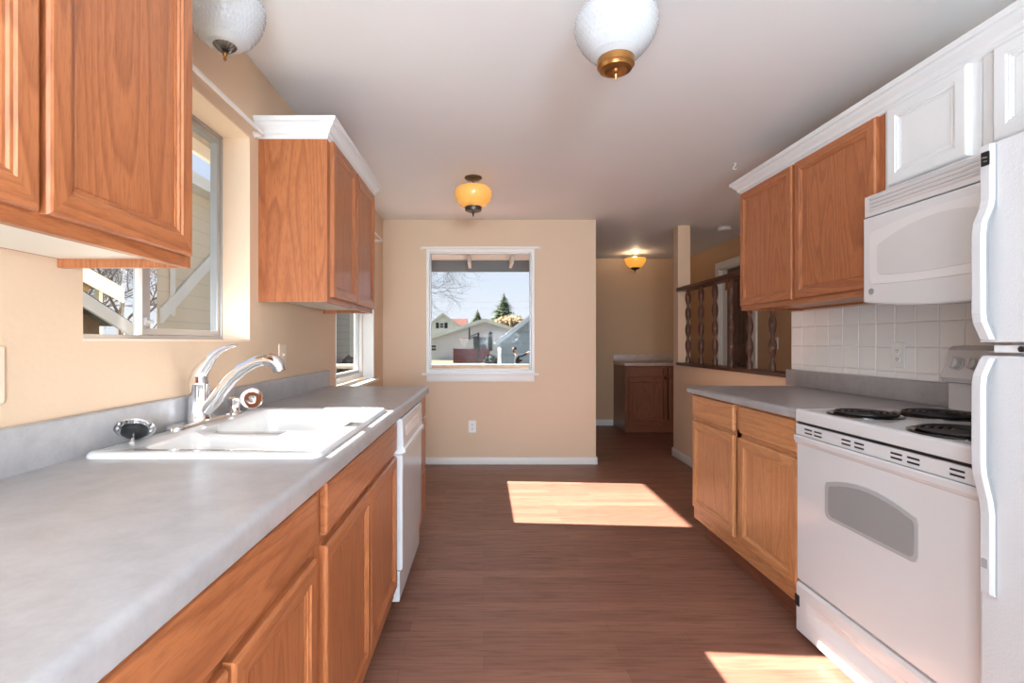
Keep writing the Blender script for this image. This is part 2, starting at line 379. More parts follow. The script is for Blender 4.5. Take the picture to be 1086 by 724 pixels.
# far door
FD = frame((FX, 0, 0), (0, 1, 0), (-1, 0, 0))
d1 = MB(); 
for a, b_, c, d in ((DY0-.09, DY0, 0, DZ+.085), (DY1, DY1+.09, 0, DZ+.085), (DY0, DY1, DZ, DZ+.085)): d1.prism(FD, [(a, c), (b_, c), (b_, d), (a, d)], 0, .018, .004)
d1.box(FX, FX+.12, DY0, DY0+.015, 0, DZ); d1.box(FX, FX+.12, DY1-.015, DY1, 0, DZ); d1.box(FX, FX+.12, DY0, DY1, DZ-.015, DZ)
d1 = struct(d1.build('door_1', WTRIM), 'dark wooden door in a white frame beyond the railing', 'door')
mb = MB(); mb.box(FX+.03, FX+.07, DY0+.02, DY1-.12, .01, DZ-.02, .003)
for z0, z1 in ((.2, .95), (1.15, 1.9)):
    for y0, y1 in ((DY0+.1, DY0+.27), (DY0+.35, DY0+.52)): rect_frame(mb, FD, y0, y1, z0, z1, .02, -.03, -.02, .004)
slab = mb.build('door_slab', oak('z', 'walnut'), d1)
mb = MB(); mb.box(FX+.028, FX+.09, DY1-.118, DY1-.016, .01, DZ-.016); mb.build('door_edge', WTRIM, d1)
for z in (.25, 1.8):
    mb = MB(); mb.box(FX+.018, FX+.03, DY1-.165, DY1-.125, z, z+.09, .002); mb.tube([(FX+.012, DY1-.12, z-.004), (FX+.012, DY1-.12, z+.094)], .008, 10); mb.build('hinge', BRASS, d1)

# ------------------------------------------------------------------ CABINET KIT
def slab_loops(mb, fr, u0, u1, v0, v1, prof, cap=True, mi_h=1, mi_v=0):
    """concentric rectangles (inset, depth); rails get material 1, stiles 0"""
    Ls = []
    for i, d in prof: Ls.append(mb.verts([fr(u0+i, v0+i, d), fr(u1-i, v0+i, d), fr(u1-i, v1-i, d), fr(u0+i, v1-i, d)]))
    for a, b_ in zip(Ls, Ls[1:]):
        for k in range(4):
            j = (k+1) % 4; mb.face([a[k], a[j], b_[j], b_[k]], mi_h if k in (0, 2) else mi_v)
    mb.face(Ls[0][::-1], mi_v)
    if cap: mb.face(Ls[-1], mi_v)
def door(parent, fr, u0, u1, v0, v1, mz, mh, T=.019, w=.055):
    mb = MB()
    slab_loops(mb, fr, u0, u1, v0, v1, [(0, 0), (0, T-.006), (.003, T-.002), (.007, T), (w-.016, T), (w-.013, T-.0035), (w-.008, T-.004), (w-.005, T-.0075), (w, T-.008), (w, T-.012)], cap=False)
    d = mb.build('door', [mz, mh], parent)
    mb = MB()
    slab_loops(mb, fr, u0+w-.003, u1-w+.003, v0+w-.003, v1-w+.003, [(0, T-.016), (0, T-.0105), (.006, T-.0105), (.008, T-.009), (.011, T-.009)])
    mb.build('panel', [mz, mz], d); return d
def drawer(parent, fr, u0, u1, v0, v1, mh, T=.019, name='drawer_front'):
    mb = MB(); slab_loops(mb, fr, u0, u1, v0, v1, [(0, 0), (0, T-.007), (.003, T-.002), (.008, T)]); return mb.build(name, [mh, mh], parent)
def face_frame(parent, fr, u0, u1, v0, v1, stiles, rails, mz, mh, t=.04, T=.018, tb=.04):
    """outer frame plus intermediate stiles (u) and rails (v)"""
    mb = MB()
    def bar(a, b_, c, d, mi): mb.prism(fr, [(a, c), (b_, c), (b_, d), (a, d)], -T, 0, .001, mi)
    bar(u0, u0+t, v0, v1, 0); bar(u1-t, u1, v0, v1, 0); bar(u0+t, u1-t, v0, v0+tb, 1); bar(u0+t, u1-t, v1-t, v1, 1)
    for s in stiles: bar(s-t*.6, s+t*.6, v0+tb, v1-t, 0)
    for r in rails: bar(u0+t, u1-t, r-t*.5, r+t*.5, 1)
    return mb.build('face_frame', [mz, mh], parent)
OZ, OY, OX = oak('z'), oak('y'), oak('x')
LZ, LY = oak('z', 'light'), oak('y', 'light')
DKZ, DKX = oak('z', 'dark'), oak('x', 'dark')  # far cabinet: same oak, dimness of the hall put into the tone
CROWN = [(0, 0), (.004, .004), (.006, .014), (.014, .02), (.017, .034), (.032, .048), (.038, .058), (.046, .062), (.05, .074), (.05, .08)]
def crown_path(mb, path, z0, prof, cap=True):
    """mitred molding: path = [(x,y,(nx,ny))] with mitre outward vector"""
    rows = []
    for (x, y, n) in path:
        rows.append([(x+n[0]*o, y+n[1]*o, z0+h_) for o, h_ in prof] + [(x, y, z0+prof[-1][1])])
    mb.loft(rows, smooth=False)

# ---- left wall cabinets (near one beside the camera, far one past the window)
def upper_left(label, y0, y1, doors, z0, z1, bottom_mat, crown_ends):
    xb, xf = XL, -.678
    t = thing('wall_cabinet', label, 'wall cabinet', (xb, (y0+y1)/2, z0))
    fr = frame((xf, 0, 0), (0, 1, 0), (1, 0, 0))
    mb = MB(); mb.box(xb, xf-.018, y0, y0+.014, z0, z1); mb.build('end_panel', OZ, t)
    mb = MB(); mb.box(xb, xf-.018, y1-.014, y1, z0, z1); mb.build('end_panel', OZ, t)
    mb = MB(); mb.box(xb, xb+.008, y0+.014, y1-.014, z0+.02, z1); mb.box(xb+.008, xf-.018, y0+.014, y1-.014, z1-.012, z1); mb.build('back_panel', OZ, t)
    mb = MB(); mb.box(xb+.008, xf-.018, y0+.014, y1-.014, z0+.02, z0+.032); mb.build('bottom_panel', bottom_mat, t)
    face_frame(t, fr, y0, y1, z0, z1, [(a[1]+b_[0])/2 for a, b_ in zip(doors, doors[1:])], [], OZ, OY)
    for a, b_ in doors: door(t, fr, a, b_, z0+.024, z1-.01, OZ, OY)
    mb = MB(); path = []
    if crown_ends[0]: path.append((xb, y0, (0, -1)))
    path.append((xf, y0, (1, -1))); path.append((xf, y1, (1, 1)))
    path.append((xb, y1, (0, 1)))
    crown_path(mb, path, z1-.018, CROWN); mb.build('crown_molding', WHITE, t)
    return t
upper_left('oak wall cabinet at the upper left edge, above the near end of the counter', .34, 1.15, [(.362, .742), (.755, 1.130)], 1.352, 2.078, IVORY, (1, 1))
upper_left('oak two-door wall cabinet with white crown, between the sink window and the corner window', 2.15, 3.03, [(2.192, 2.586), (2.606, 3.012)], 1.355, 2.078, IVORY, (1, 1))

# ---- left base run (very slightly out of square with the wall)
RUN = math.radians(.40)
def base_left(name, label, cat, y0, y1, xb=-.955):
    # pivot on the front line so the run stays on one line
    return thing(name, label, cat, (-.388+math.tan(RUN)*(y0-1.0), y0, 0), -RUN)
def local_left(t):  # frame whose coordinates are written as if unrotated with the front at x=-.388
    return frame((t.location.x, 0, 0), (0, 1, 0), (1, 0, 0))
def carcass_left(t, y0, y1, m, depth=.53):
    xf = t.location.x
    mb = MB(); mb.box(xf-depth, xf-.018, y0, y0+.016, .1, .86); mb.box(xf-depth, xf-.018, y1-.016, y1, .1, .86); mb.box(xf-depth, xf-.018, y0+.016, y1-.016, .1, .116)
    mb.box(xf-depth, xf-depth+.008, y0+.016, y1-.016, .116, .86); mb.build('carcass', m, t)
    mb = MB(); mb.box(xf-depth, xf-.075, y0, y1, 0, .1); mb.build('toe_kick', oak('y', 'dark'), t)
t = base_left('base_cabinet', 'oak base cabinet with one wide drawer at the near end of the left counter', 'base cabinet', .33, 1.128)
fr = local_left(t); carcass_left(t, .33, 1.128, OZ)
face_frame(t, fr, .33, 1.128, .1, .862, [.735], [.715], OZ, OY, tb=.07)
drawer(t, fr, .36, 1.104, .727, .850, OY); door(t, fr, .36, .728, .155, .703, OZ, OY); door(t, fr, .742, 1.104, .155, .703, OZ, OY)
t = base_left('sink_base_cabinet', 'oak sink base cabinet with a wide false drawer over two doors, beside the dishwasher', 'base cabinet', 1.13, 2.10)
fr = local_left(t); carcass_left(t, 1.13, 2.10, OZ)
face_frame(t, fr, 1.13, 2.10, .1, .862, [1.618], [.715], OZ, OY, tb=.07)
drawer(t, fr, 1.172, 2.078, .727, .850, OY, name='false_drawer_front'); door(t, fr, 1.168, 1.614, .155, .703, OZ, OY); door(t, fr, 1.622, 2.078, .155, .703, OZ, OY)
t = base_left('drawer_cabinet', 'narrow oak three-drawer cabinet at the far end of the left counter', 'base cabinet', 2.745, 3.055)
fr = local_left(t); carcass_left(t, 2.745, 3.055, OZ)
face_frame(t, fr, 2.745, 3.055, .1, .862, [], [.722, .42], OZ, OY, tb=.065)
for v0, v1 in ((.732, .852), (.43, .716), (.15, .418)): drawer(t, fr, 2.757, 3.045, v0, v1, OY)

# ---- dishwasher
t = base_left('dishwasher', 'white dishwasher under the left counter next to the sink cabinet', 'dishwasher', 2.112, 2.735)
fr = local_left(t)
mb = MB(); mb.box(t.location.x-.52, t.location.x-.01, 2.115, 2.732, .1, .858); mb.box(t.location.x-.4, t.location.x-.06, 2.13, 2.72, 0, .1); mb.build('tub', GREYPL, t)
mb = MB(); mb.prism(fr, [(2.118, .21), (2.729, .21), (2.729, .70), (2.118, .70)], -.01, .034, .008); mb.build('door', APPL, t)
mb = MB(); mb.loft([[fr(u, v, w_) for v, w_ in ((.703, 0), (.703, .03), (.712, .046), (.724, .046), (.735, .038), (.846, .034), (.855, .028), (.856, 0))] for u in (2.118, 2.729)], smooth=False)
cp = mb.build('control_panel', APPL, t)
mb = MB(); mb.prism(fr, rrect(2.20, 2.62, .765, .812, .006), .033, .037, .001); mb.build('display_strip', base('pale_strip', lin(246, 247, 250), .1), cp)
mb = MB(); mb.prism(fr, rrect(2.2, 2.224, .735, .741, .002), .037, .039); mb.build('badge', GREYPL, cp)
mb = MB(); mb.prism(fr, [(2.118, .075), (2.729, .075), (2.729, .205), (2.118, .205)], -.01, .022, .005); mb.build('kick_panel', APPL, t)

# ---- left countertop with sink cutout
def counter_left():
    t = thing('countertop', 'long grey laminate countertop holding the white sink', 'countertop', (-.66, 1.7, .862))
    y0, y1, xb, zt, zb = .31, 3.083, XL, .91, .862
    xf0, xf1 = -.360, -.341
    mb = MB()
    # top surface ring around the sink hole and a rolled front nose
    hx0, hx1, hy0, hy1 = -.925, -.40, 1.178, 1.954
    xs = lambda y: xf0+(xf1-xf0)*(y-y0)/(y1-y0)
    def slab(x0, x1, ya, yb): mb.box(x0, x1, ya, yb, zb+.002, zt)
    slab(xb, -.385, y0, hy0); slab(xb, -.385, hy1, y1); slab(xb, hx0, hy0, hy1); slab(hx1, -.385, hy0, hy1)
    rows = []
    for y in (y0, y1):
        x = xs(y); prof = [(-.385, zt), (x-.02, zt)]
        for k in range(7): a = math.pi/2*(1-k/6); prof.append((x-.016+.016*math.cos(a), zt-.016+.016*math.sin(a)))
        prof += [(x, zb+.004), (x-.004, zb), (-.385, zb)]
        rows.append([(px, y, pz) for px, pz in prof])
    mb.loft(rows, smooth=True)
    o = mb.build('counter_slab', LAM, t)
    mb = MB(); r2 = []
    for y in (y0, y1-.0):
        r2.append([(XL, y, zt), (XL+.02, y, zt), (XL+.02, y, 1.004), (XL+.017, y, 1.008), (XL, y, 1.008)])
    mb.loft(r2, smooth=False); mb.build('backsplash', LAM, t)
counter_left()

# ---- sink
def sink():
    t = thing('kitchen_sink', 'white double-bowl drop-in sink in the left counter', 'sink', (-.66, 1.565, .91))
    b = bmesh.new()
    x0, x1, y0, y1, zt = -.942, -.382, 1.155, 1.975, .924
    mb = MB(); nb = 6
    def dz(y, z=0): # saddle between the bowls
        return zt - z - (.016 if 1.43 < y < 1.55 else 0)
    outer = rrect(x0+.012, x1-.012, y0+.012, y1-.012, .02, nb)
    bowls = [(-.838, -.43, 1.195, 1.452), (-.838, -.43, 1.522, 1.925)]
    holes = [rrect(*q, .05, nb) for q in bowls]
    vo = mb.verts([(x, y, zt) for x, y in outer]); vh = [mb.verts([(x, y, dz(y)) for x, y in hpts]) for hpts in holes]
    edges = []
    for ring in [vo]+vh:
        for i in range(len(ring)): edges.append(mb.b.edges.new((ring[i], ring[(i+1) % len(ring)])))
    bmesh.ops.triangle_fill(mb.b, edges=edges, use_beauty=True, use_dissolve=False)
    # rolled outer lip
    prev = vo
    for d, z in ((-.006, .002), (-.011, .007), (-.012, .0145)):
        ring = mb.verts([(x, y, zt-z) for x, y in offset(outer, d)])
        for i in range(len(ring)): j = (i+1) % len(ring); mb.face([prev[i], prev[j], ring[j], ring[i]], 0, True)
        prev = ring
    for q, hpts, v0 in zip(bowls, holes, vh):
        prev = v0
        for ins, z, fl_ in ((.004, .003, 0), (.008, .010, 0), (.012, .03, 0), (.022, .15, 0), (.035, .178, 0), (.07, .19, 0)):
            pts = offset(hpts, ins)
            ring = mb.verts([(x, y, (dz(hy)-z) if z < .1 else zt-z) for (x, y), (hx_, hy) in zip(pts, hpts)])
            for i in range(len(ring)): j = (i+1) % len(ring); mb.face([prev[i], prev[j], ring[j], ring[i]], 0, True)
            prev = ring
        mb.face(prev, 0, True)
    body = mb.build('basin', PORC, t)
    for q in bowls:
        mb = MB(); c = ((q[0]+q[1])/2, (q[2]+q[3])/2, zt-.189); mb.lathe(c, [(.045, 0), (.045, .003), (.038, .004), (.034, .001), (.01, .0005)], n=24); mb.build('drain', CHROME, t)
sink()

# ---- faucet
def faucet():
    fx, fy, z0 = -.918, 1.60, .924
    t = thing('kitchen_faucet', 'chrome single-lever faucet with a raised lever behind the sink', 'faucet', (fx, fy, z0))
    mb = MB(); fr = frame((0, 0, z0), (1, 0, 0), (0, 0, 1), (0, 1, 0))
    mb.prism(fr, rrect(fx-.020, fx+.036, fy-.16, fy+.15, .026, 8), 0, .010, .006); mb.build('base_plate', CHROME, t)
    mb = MB(); mb.lathe((fx, fy, z0+.008), [(.036, 0), (.036, .006), (.033, .012), (.031, .02), (.030, .06), (.0295, .112), (.0305, .114), (.0305, .12), (.029, .122), (.026, .14), (.018, .155)], n=36); mb.build('body', CHROME, t)
    mb = MB()
    P0 = [(-.895, .962), (-.868, .992), (-.842, 1.03), (-.812, 1.066), (-.776, 1.097), (-.738, 1.117), (-.705, 1.124), (-.678, 1.121)]
    mb.tube([(x, fy, z) for x, z in P0], [.021, .0225, .0215, .0205, .0195, .0185, .018, .018], 20); sp = mb.build('spout', CHROME, t)
    mb = MB(); mb.tube([(-.706, fy, 1.124), (-.688, fy, 1.124), (-.672, fy, 1.118), (-.661, fy, 1.104), (-.656, fy, 1.088)], [.0185, .0215, .0225, .022, .019], 20); mb.build('spray_head', CHROME, sp)
    mb = MB(); Q = [(-.919, 1.055), (-.914, 1.085), (-.892, 1.112), (-.872, 1.137), (-.846, 1.157), (-.818, 1.168), (-.795, 1.172)]
    mb.tube([(x, fy, z) for x, z in Q], [(.026, .026), (.0245, .025), (.019, .022), (.013, .019), (.009, .016), (.007, .0135), (.004, .009)], 20, flat=(-1, 0, .6)); mb.build('lever', CHROME, t)
faucet()
def strainer(label, c, ax, r):
    t = thing('sink_strainer', label, 'strainer', c)
    mb = MB(); mb.lathe(c, [(.3*r, -.012), (.62*r, -.008), (.9*r, -.001), (r, .003), (.98*r, .006), (.86*r, .004), (.7*r, -.002), (.62*r, .012)], ax, 32, cap=True); rim = mb.build('rim', CHROME, t)
    a = Vector(ax).normalized()
    mb = MB(); mb.lathe(c, [(.66*r, .004), (.64*r, .016), (.5*r, .022), (.2*r, .024)], ax, 28); mb.build('rubber_stopper', BLACK, t)
    mb = MB(); mb.lathe(Vector(c)+a*.022, [(.004, 0), (.004, .018), (.006, .019), (.006, .024)], ax, 12); mb.build('post', CHROME, t)
    u = a.orthogonal().normalized(); v = a.cross(u); mb = MB()
    for k in range(12):
        th = 2*math.pi*k/12; mb.lathe(Vector(c)+(u*math.cos(th)+v*math.sin(th))*.78*r+a*.003, [(.0035, -.002), (.0035, .003), (.001, .004)], ax, 8)
    mb.build('rivet_ring', STEEL, t)
strainer('chrome basket strainer with a black stopper, leaning on the backsplash before the faucet', (-.905, 1.29, .960), (.25, -.62, -.74), .046)
t = thing('sprayer_base', 'short chrome sprayer holder on the sink ledge just past the faucet', 'sprayer holder', (-.905, 1.80, .924))
mb = MB(); mb.lathe((-.905, 1.80, .924), [(.03, 0), (.03, .004), (.022, .008), (.019, .012), (.019, .04), (.022, .044), (.022, .054), (.017, .058), (.012, .05)], n=28); mb.build('collar', CHROME, t)
mb = MB(); mb.lathe((-.905, 1.80, .976), [(.012, 0), (.013, .004), (.008, .008)], n=16); mb.build('cap', STEEL, t)
t = thing('drain_stopper', 'flat round chrome sink stopper propped beside the sprayer holder', 'stopper', (-.888, 1.90, .924))
ax = (.30, -.88, .36)
mb = MB(); mb.lathe((-.888, 1.90, .966), [(.036, -.008), (.041, -.003), (.042, 0), (.039, .003), (.03, .001), (.012, .002), (.008, .006)], ax, 32); mb.build('disc', CHROME, t)
mb = MB(); mb.lathe(Vector((-.888, 1.90, .966))+Vector(ax).normalized()*.004, [(.008, 0), (.008, .006), (.005, .012)], ax, 14); mb.build('knob', STEEL, t)

# ------------------------------------------------------------------ RIGHT SIDE
# base cabinet
FXR = 1.29
t = thing('base_cabinet', 'oak base cabinet with two drawers and two doors left of the stove', 'base cabinet', (1.6, 2.53, 0))
fr = frame((FXR, 0, 0), (0, 1, 0), (-1, 0, 0))
mb = MB(); mb.box(FXR+.018, XR-.004, 2.014, 2.03, .11, .872); mb.box(FXR+.018, XR-.004, 3.03, 3.046, .11, .872); mb.box(FXR+.018, XR-.004, 2.03, 3.03, .11, .126); mb.box(XR-.012, XR-.004, 2.03, 3.03, .126, .872); mb.build('carcass', LZ, t)
face_frame(t, fr, 2.014, 3.046, .11, .872, [2.507], [.718], LZ, LY, tb=.09)
for a, b_ in ((2.024, 2.477), (2.537, 3.03)):
    drawer(t, fr, a, b_, .730, .862, LY); door(t, fr, a, b_, .185, .706, LZ, LY)
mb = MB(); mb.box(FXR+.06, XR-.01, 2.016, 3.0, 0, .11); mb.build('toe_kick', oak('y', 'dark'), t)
# countertop
t = thing('countertop', 'short grey laminate countertop between the stove and the half wall', 'countertop', (1.6, 2.56, .872))
mb = MB(); rows = []
for y, s in ((2.012, 0), (3.055, 0), (3.083, .028)):
    x = 1.262-.012*(y-2.0)+s*.9; prof = [(XR-.004, .91), (x+.02, .91)]
    for k in range(6): a = math.pi/2*(1-k/5); prof.append((x+.014-.014*math.cos(a), .896+.014*math.sin(a)))
    prof += [(x, .876), (x+.004, .872), (XR-.004, .872)]
    rows.append([(px, y, pz) for px, pz in prof])
mb.loft(rows, smooth=True); mb.build('counter_slab', LAM, t)
mb = MB(); mb.box(XR-.026, XR-.004, 2.014, 3.16, .9102, 1.010, .004); mb.build('backsplash', LAM, t)
# tiles
mb = MB(); mb.box(XR-.003, XR, 1.19, 3.136, .905, 1.37, mi=1)
py = .1132; ends = [3.136-py*k for k in range(18)]; zl = [1.0102, 1.043, 1.158, 1.273, 1.372]
frt = frame((XR-.003, 0, 0), (0, 1, 0), (-1, 0, 0))
for a, b_ in zip(ends[1:], ends):
    for z0, z1 in zip(zl, zl[1:]):
        if z1-z0 < .02 or a < 1.17: continue
        slab_loops(mb, frt, a+.0013, b_-.0013, z0+.0013, z1-.0013, [(0, 0), (.0004, .001), (.0025, .002), (.006, .0024)], mi_h=0)
bt = struct(mb.build('tile_backsplash', [TILE, GROUT]), 'white square tiles on the wall between the counter and the wall cabinets', 'tile backsplash')
# oak wall cabinet, white cabinets, crown
FU = 1.575
fr = frame((FU, 0, 0), (0, 1, 0), (-1, 0, 0))
def upper_right(label, y0, y1, z0, z1, doors, dz0, mz, mh, bot, stile=.04):
    t = thing('wall_cabinet', label, 'wall cabinet', (1.75, (y0+y1)/2, z0))
    mb = MB(); mb.box(FU+.018, XR, y0, y0+.014, z0, z1); mb.build('end_panel', mz, t)
    mb = MB(); mb.box(FU+.018, XR, y1-.014, y1, z0, z1); mb.build('end_panel', mz, t)
    mb = MB(); mb.box(XR-.008, XR, y0+.014, y1-.014, z0+.006, z1); mb.box(FU+.018, XR-.008, y0+.014, y1-.014, z1-.012, z1); mb.build('back_panel', mz, t)
    mb = MB(); mb.box(FU+.018, XR-.008, y0+.014, y1-.014, z0+.015, z0+.027); mb.build('bottom_panel', bot, t)
    face_frame(t, fr, y0, y1, z0, z1, [(a[0]+b_[1])/2 for a, b_ in zip(doors, doors[1:])], [], mz, mh, stile, tb=.06)
    for a, b_ in doors: door(t, fr, a, b_, dz0, z1-.012, mz, mh)
upper_right('oak two-door wall cabinet above the white tiles', 1.952, 3.04, 1.372, 2.092, [(2.517, 3.022), (1.978, 2.494)], 1.398, OZ, OY, LZ)
upper_right('white single-door cabinet over the microwave beside the oak cabinet', 1.572, 1.948, 1.747, 2.092, [(1.602, 1.922)], 1.783, WHITE, WHITE, WHITE)
upper_right('white cabinet near the ceiling at the right edge, behind the refrigerator top', 1.18, 1.568, 1.747, 2.092, [(1.215, 1.522)], 1.795, WHITE, WHITE, WHITE)
mb = MB(); crown_path(mb, [(FU, 1.17, (-1, 0)), (FU, 3.042, (-1, 1)), (XR, 3.042, (0, 1))], 2.078, CROWN)
tag(mb.build('crown_molding', WHITE), 'white crown molding running along the right-hand wall cabinets', 'molding')

# microwave
def microwave():
    y0, y1, z0, z1, xf = 1.206, 1.938, 1.342, 1.744, 1.50
    t = thing('microwave', 'white over-the-range microwave above the stove', 'microwave', (1.7, 1.56, z0))
    fr = frame((xf, 0, 0), (0, 1, 0), (-1, 0, 0)); ym = (y0+y1)/2
    arc = lambda u, k: -k*(1-((u-ym)/((y1-y0)/2))**2)
    bot = lambda u: z0-.006+arc(u, .032)
    mb = MB(); mb.box(xf+.012, XR-.006, y0+.002, y1-.002, z0+.01, z1-.004, .003); mb.box(xf+.05, XR-.05, y0+.06, y1-.06, z0-.004, z0+.01); mb.build('case', APPL, t)
    n = 14; us = [y0+(y1-y0)*k/n for k in range(n+1)]
    out = [(u, bot(u)) for u in us]+[(y1, 1.660), (y0, 1.660)]
    mb = MB(); mb.prism(fr, out, -.014, .022, .008); d = mb.build('door', APPL, t)
    # recessed window surround and arched glass
    def win(ua, ub, zb, zt, k, r, sag=0):
        um, hw_ = (ua+ub)/2, (ub-ua)/2; pts = []
        for i in range(9): u = ua+r+(ub-ua-2*r)*i/8; pts.append((u, zb-sag*(1-((u-um)/hw_)**2)))
        pts += [(ub-r*.3, zb+r*.3), (ub, zb+r)]
        pts += [(ub, zt-r), (ub-r*.3, zt-r*.3)]
        for i in range(9): u = ub-r-(ub-ua-2*r)*i/8; pts.append((u, zt+k*(1-((u-um)/hw_)**2)-(k*(1-((ub-r-um)/hw_)**2))))
        pts += [(ua+r*.3, zt-r*.3), (ua, zt-r), (ua, zb+r), (ua+r*.3, zb+r*.3)]
        return pts
    mb = MB(); mb.prism(fr, win(y0+.02, y1-.035, 1.402, 1.602, .03, .02, .012), .0215, .0245, .002); s = mb.build('window_surround', base('pale_enamel', lin(224, 225, 226), .12, coat=.5), d)
    mb = MB(); mb.prism(fr, win(1.36, y1-.075, 1.434, 1.552, .058, .016, .014), .0235, .0262, .001); mb.build('window_glass', MWGLASS, d)
    # emblem: ring with a small mark
    mb = MB(); c = fr(1.895, 1.374, .0215); mb.lathe(c, [(.0, 0), (.012, 0), (.012, .002), (.009, .0025), (.009, .001), (.001, .001)], (-1, 0, 0), 24)
    mb.tube([fr(1.901, 1.378, .0238), fr(1.894, 1.380, .0238), fr(1.891, 1.374, .0238), fr(1.896, 1.369, .0238), fr(1.900, 1.373, .0238)], .0012, 6); mb.build('emblem', GREYPL, d)
    mb = MB(); mb.prism(fr, [(y0, 1.664), (y1, 1.664), (y1, z1), (y0, z1)], -.014, .016, .004)
    g = mb.build('vent_grille', APPL, t)
    for i in range(4):
        z = 1.682+.0145*i; mb = MB(); mb.loft([[fr(u, z+a, b_) for a, b_ in ((0, .014), (.0, .018), (.006, .024), (.009, .024), (.009, .014))] for u in (y0+.025, y1-.03)], smooth=False); mb.build('louver', APPL, g)
        mb = MB(); mb.prism(fr, [(y0+.025, z+.0095), (y1-.03, z+.0095), (y1-.03, z+.0135), (y0+.025, z+.0135)], .0155, .0168); mb.build('vent_slot', GREYPL, g)
microwave()

# stove
def stove():
    y0, y1, xf, xb, zt = 1.24, 2.005, 1.265, 1.925, .915
    t = thing('electric_stove', 'white electric coil stove between the oak base cabinet and the refrigerator', 'stove', (1.6, 1.62, 0))
    fr = frame((xf, 0, 0), (0, 1, 0), (-1, 0, 0))
    mb = MB(); mb.box(xf+.03, xb, y0+.004, y1-.004, .02, .885); 
    for x in (xf+.08, xb-.06):
        for y in (y0+.05, y1-.05): mb.lathe((x, y, 0), [(.018, 0), (.018, .02)], n=12)
    mb.build('body', APPL, t)
    # cooktop with rolled edge
    mb = MB(); frz = frame((0, 0, 0), (1, 0, 0), (0, 0, 1), (0, 1, 0))
    mb.prism(frz, rrect(xf-.012, xb-.06, y0, y1, .012, 4), .868, zt, .010); mb.box(xb-.07, xb, y0, y1, .868, zt)
    ct = mb.build('cooktop', APPL, t)
    for cx_, cy_, r in ((1.392, 1.815, .098), (1.655, 1.80, .118), (1.40, 1.44, .118), (1.655, 1.44, .098)):
        mb = MB(); mb.lathe((cx_, cy_, zt), [(r+.018, 0), (r+.018, .003), (r+.012, .0055), (r+.004, .003), (r*.9, -.004), (.03, -.006)], n=40); bp = mb.build('drip_pan', BLACKGLOSS, ct)
        pts = []; turns = 4 if r < .11 else 5
        for k in range(turns*28+1):
            a = 2*math.pi*k/28; rr_ = .022+(r-.022)*k/(turns*28); pts.append((cx_+rr_*math.cos(a), cy_+rr_*math.sin(a), zt+.0095))
        mb = MB(); mb.tube(pts, .0048, 8); mb.build('coil_element', COIL, bp)
    # vent strip, door, window
    mb = MB(); mb.prism(fr, [(y0+.002, .812), (y1-.002, .812), (y1-.002, .856), (y0+.002, .856)], -.03, .008, .004); vt = mb.build('vent_strip', APPL, t)
    for ya in (1.945, 1.89, 1.745, 1.685, 1.535, 1.475, 1.34):
        for zz in (.824, .838):
            mb = MB(); mb.prism(fr, [(ya-.042, zz), (ya, zz), (ya, zz+.006), (ya-.042, zz+.006)], .0078, .0086); mb.build('vent_slot', BLACK, vt)
    mb = MB(); mb.box(xf-.002, xf+.03, y0+.01, y1-.01, .857, .8675); mb.build('shadow_gap', BLACK, t)
    mb = MB(); mb.prism(fr, [(y0+.002, .232), (y1-.002, .232), (y1-.002, .802), (y0+.002, .802)], -.03, .004, .006)
    mb.loft([[fr(u, z, d_) for z, d_ in ((.775, .003), (.779, .008), (.79, .014), (.806, .016), (.811, .012), (.811, -.02), (.775, -.02))] for u in (y0+.002, y1-.002)], smooth=False)
    d = mb.build('oven_door', APPL, t)
    def arch(ua, ub, zb, ze, k, r):
        um, hw_ = (ua+ub)/2, (ub-ua)/2; pts = [(ua+r, zb), (ub-r, zb), (ub-r*.3, zb+r*.3), (ub, zb+r), (ub, ze-r), (ub-r*.3, ze-r*.2)]
        for i in range(9): u = ub-r-(ub-ua-2*r)*i/8; pts.append((u, ze+k*(1-((u-um)/(hw_-r))**2)))
        return pts+[(ua+r*.3, ze-r*.2), (ua, ze-r), (ua, zb+r), (ua+r*.3, zb+r*.3)]
    mb = MB(); mb.prism(fr, arch(1.44, 1.835, .535, .672, .03, .022), .003, .0062, .0015); wn = mb.build('oven_window', base('window_rim', lin(172, 173, 174), .2, coat=.4), d)
    mb = MB(); mb.prism(fr, arch(1.452, 1.815, .548, .660, .028, .018), .0058, .0072, .0005); mb.build('window_glass', DARKGLASS, wn)
    # storage drawer with a scooped grip
    mb = MB(); rows = []
    for k in range(25):
        f = k/24; u = y0+.004+(y1-y0-.008)*f
        s = max(0, 1-abs((f-.5)/.40)**4); dp = .022*s
        rows.append([fr(u, z, w_) for z, w_ in ((.025, -.03), (.025, .002), (.03, .006), (.085, .006), (.105, .006-dp*.5), (.13, .006-dp), (.155, .006-dp*.6), (.17, .006-dp*.05), (.19, .006), (.21, .006), (.222, .0), (.222, -.03))])
    mb.loft(rows, smooth=False); mb.build('storage_drawer', APPL, t)
    mb = MB(); mb.box(xf-.009, xf+.03, y1-.024, y1+.004, .125, .170, .003); mb.build('drawer_glide', BLACK, t)
    # backguard
    mb = MB(); rows = []
    for u in (y0, y0+.012, y1-.012, y1):
        e_ = .01 if u in (y0, y1) else 0
        rows.append([(x, u, z) for x, z in ((xb+.014, .915), (xb-.05, .915), (xb-.05, 1.018), (xb-.085+e_, 1.025), (xb-.092+e_, 1.042), (xb-.062+e_, 1.150-e_), (xb-.045, 1.166-e_), (xb+.014, 1.168-e_))])
    mb.loft(rows, smooth=False); bg_ = mb.build('backguard', APPL, t)
    a = Vector((-.108, 0, .030)).normalized()
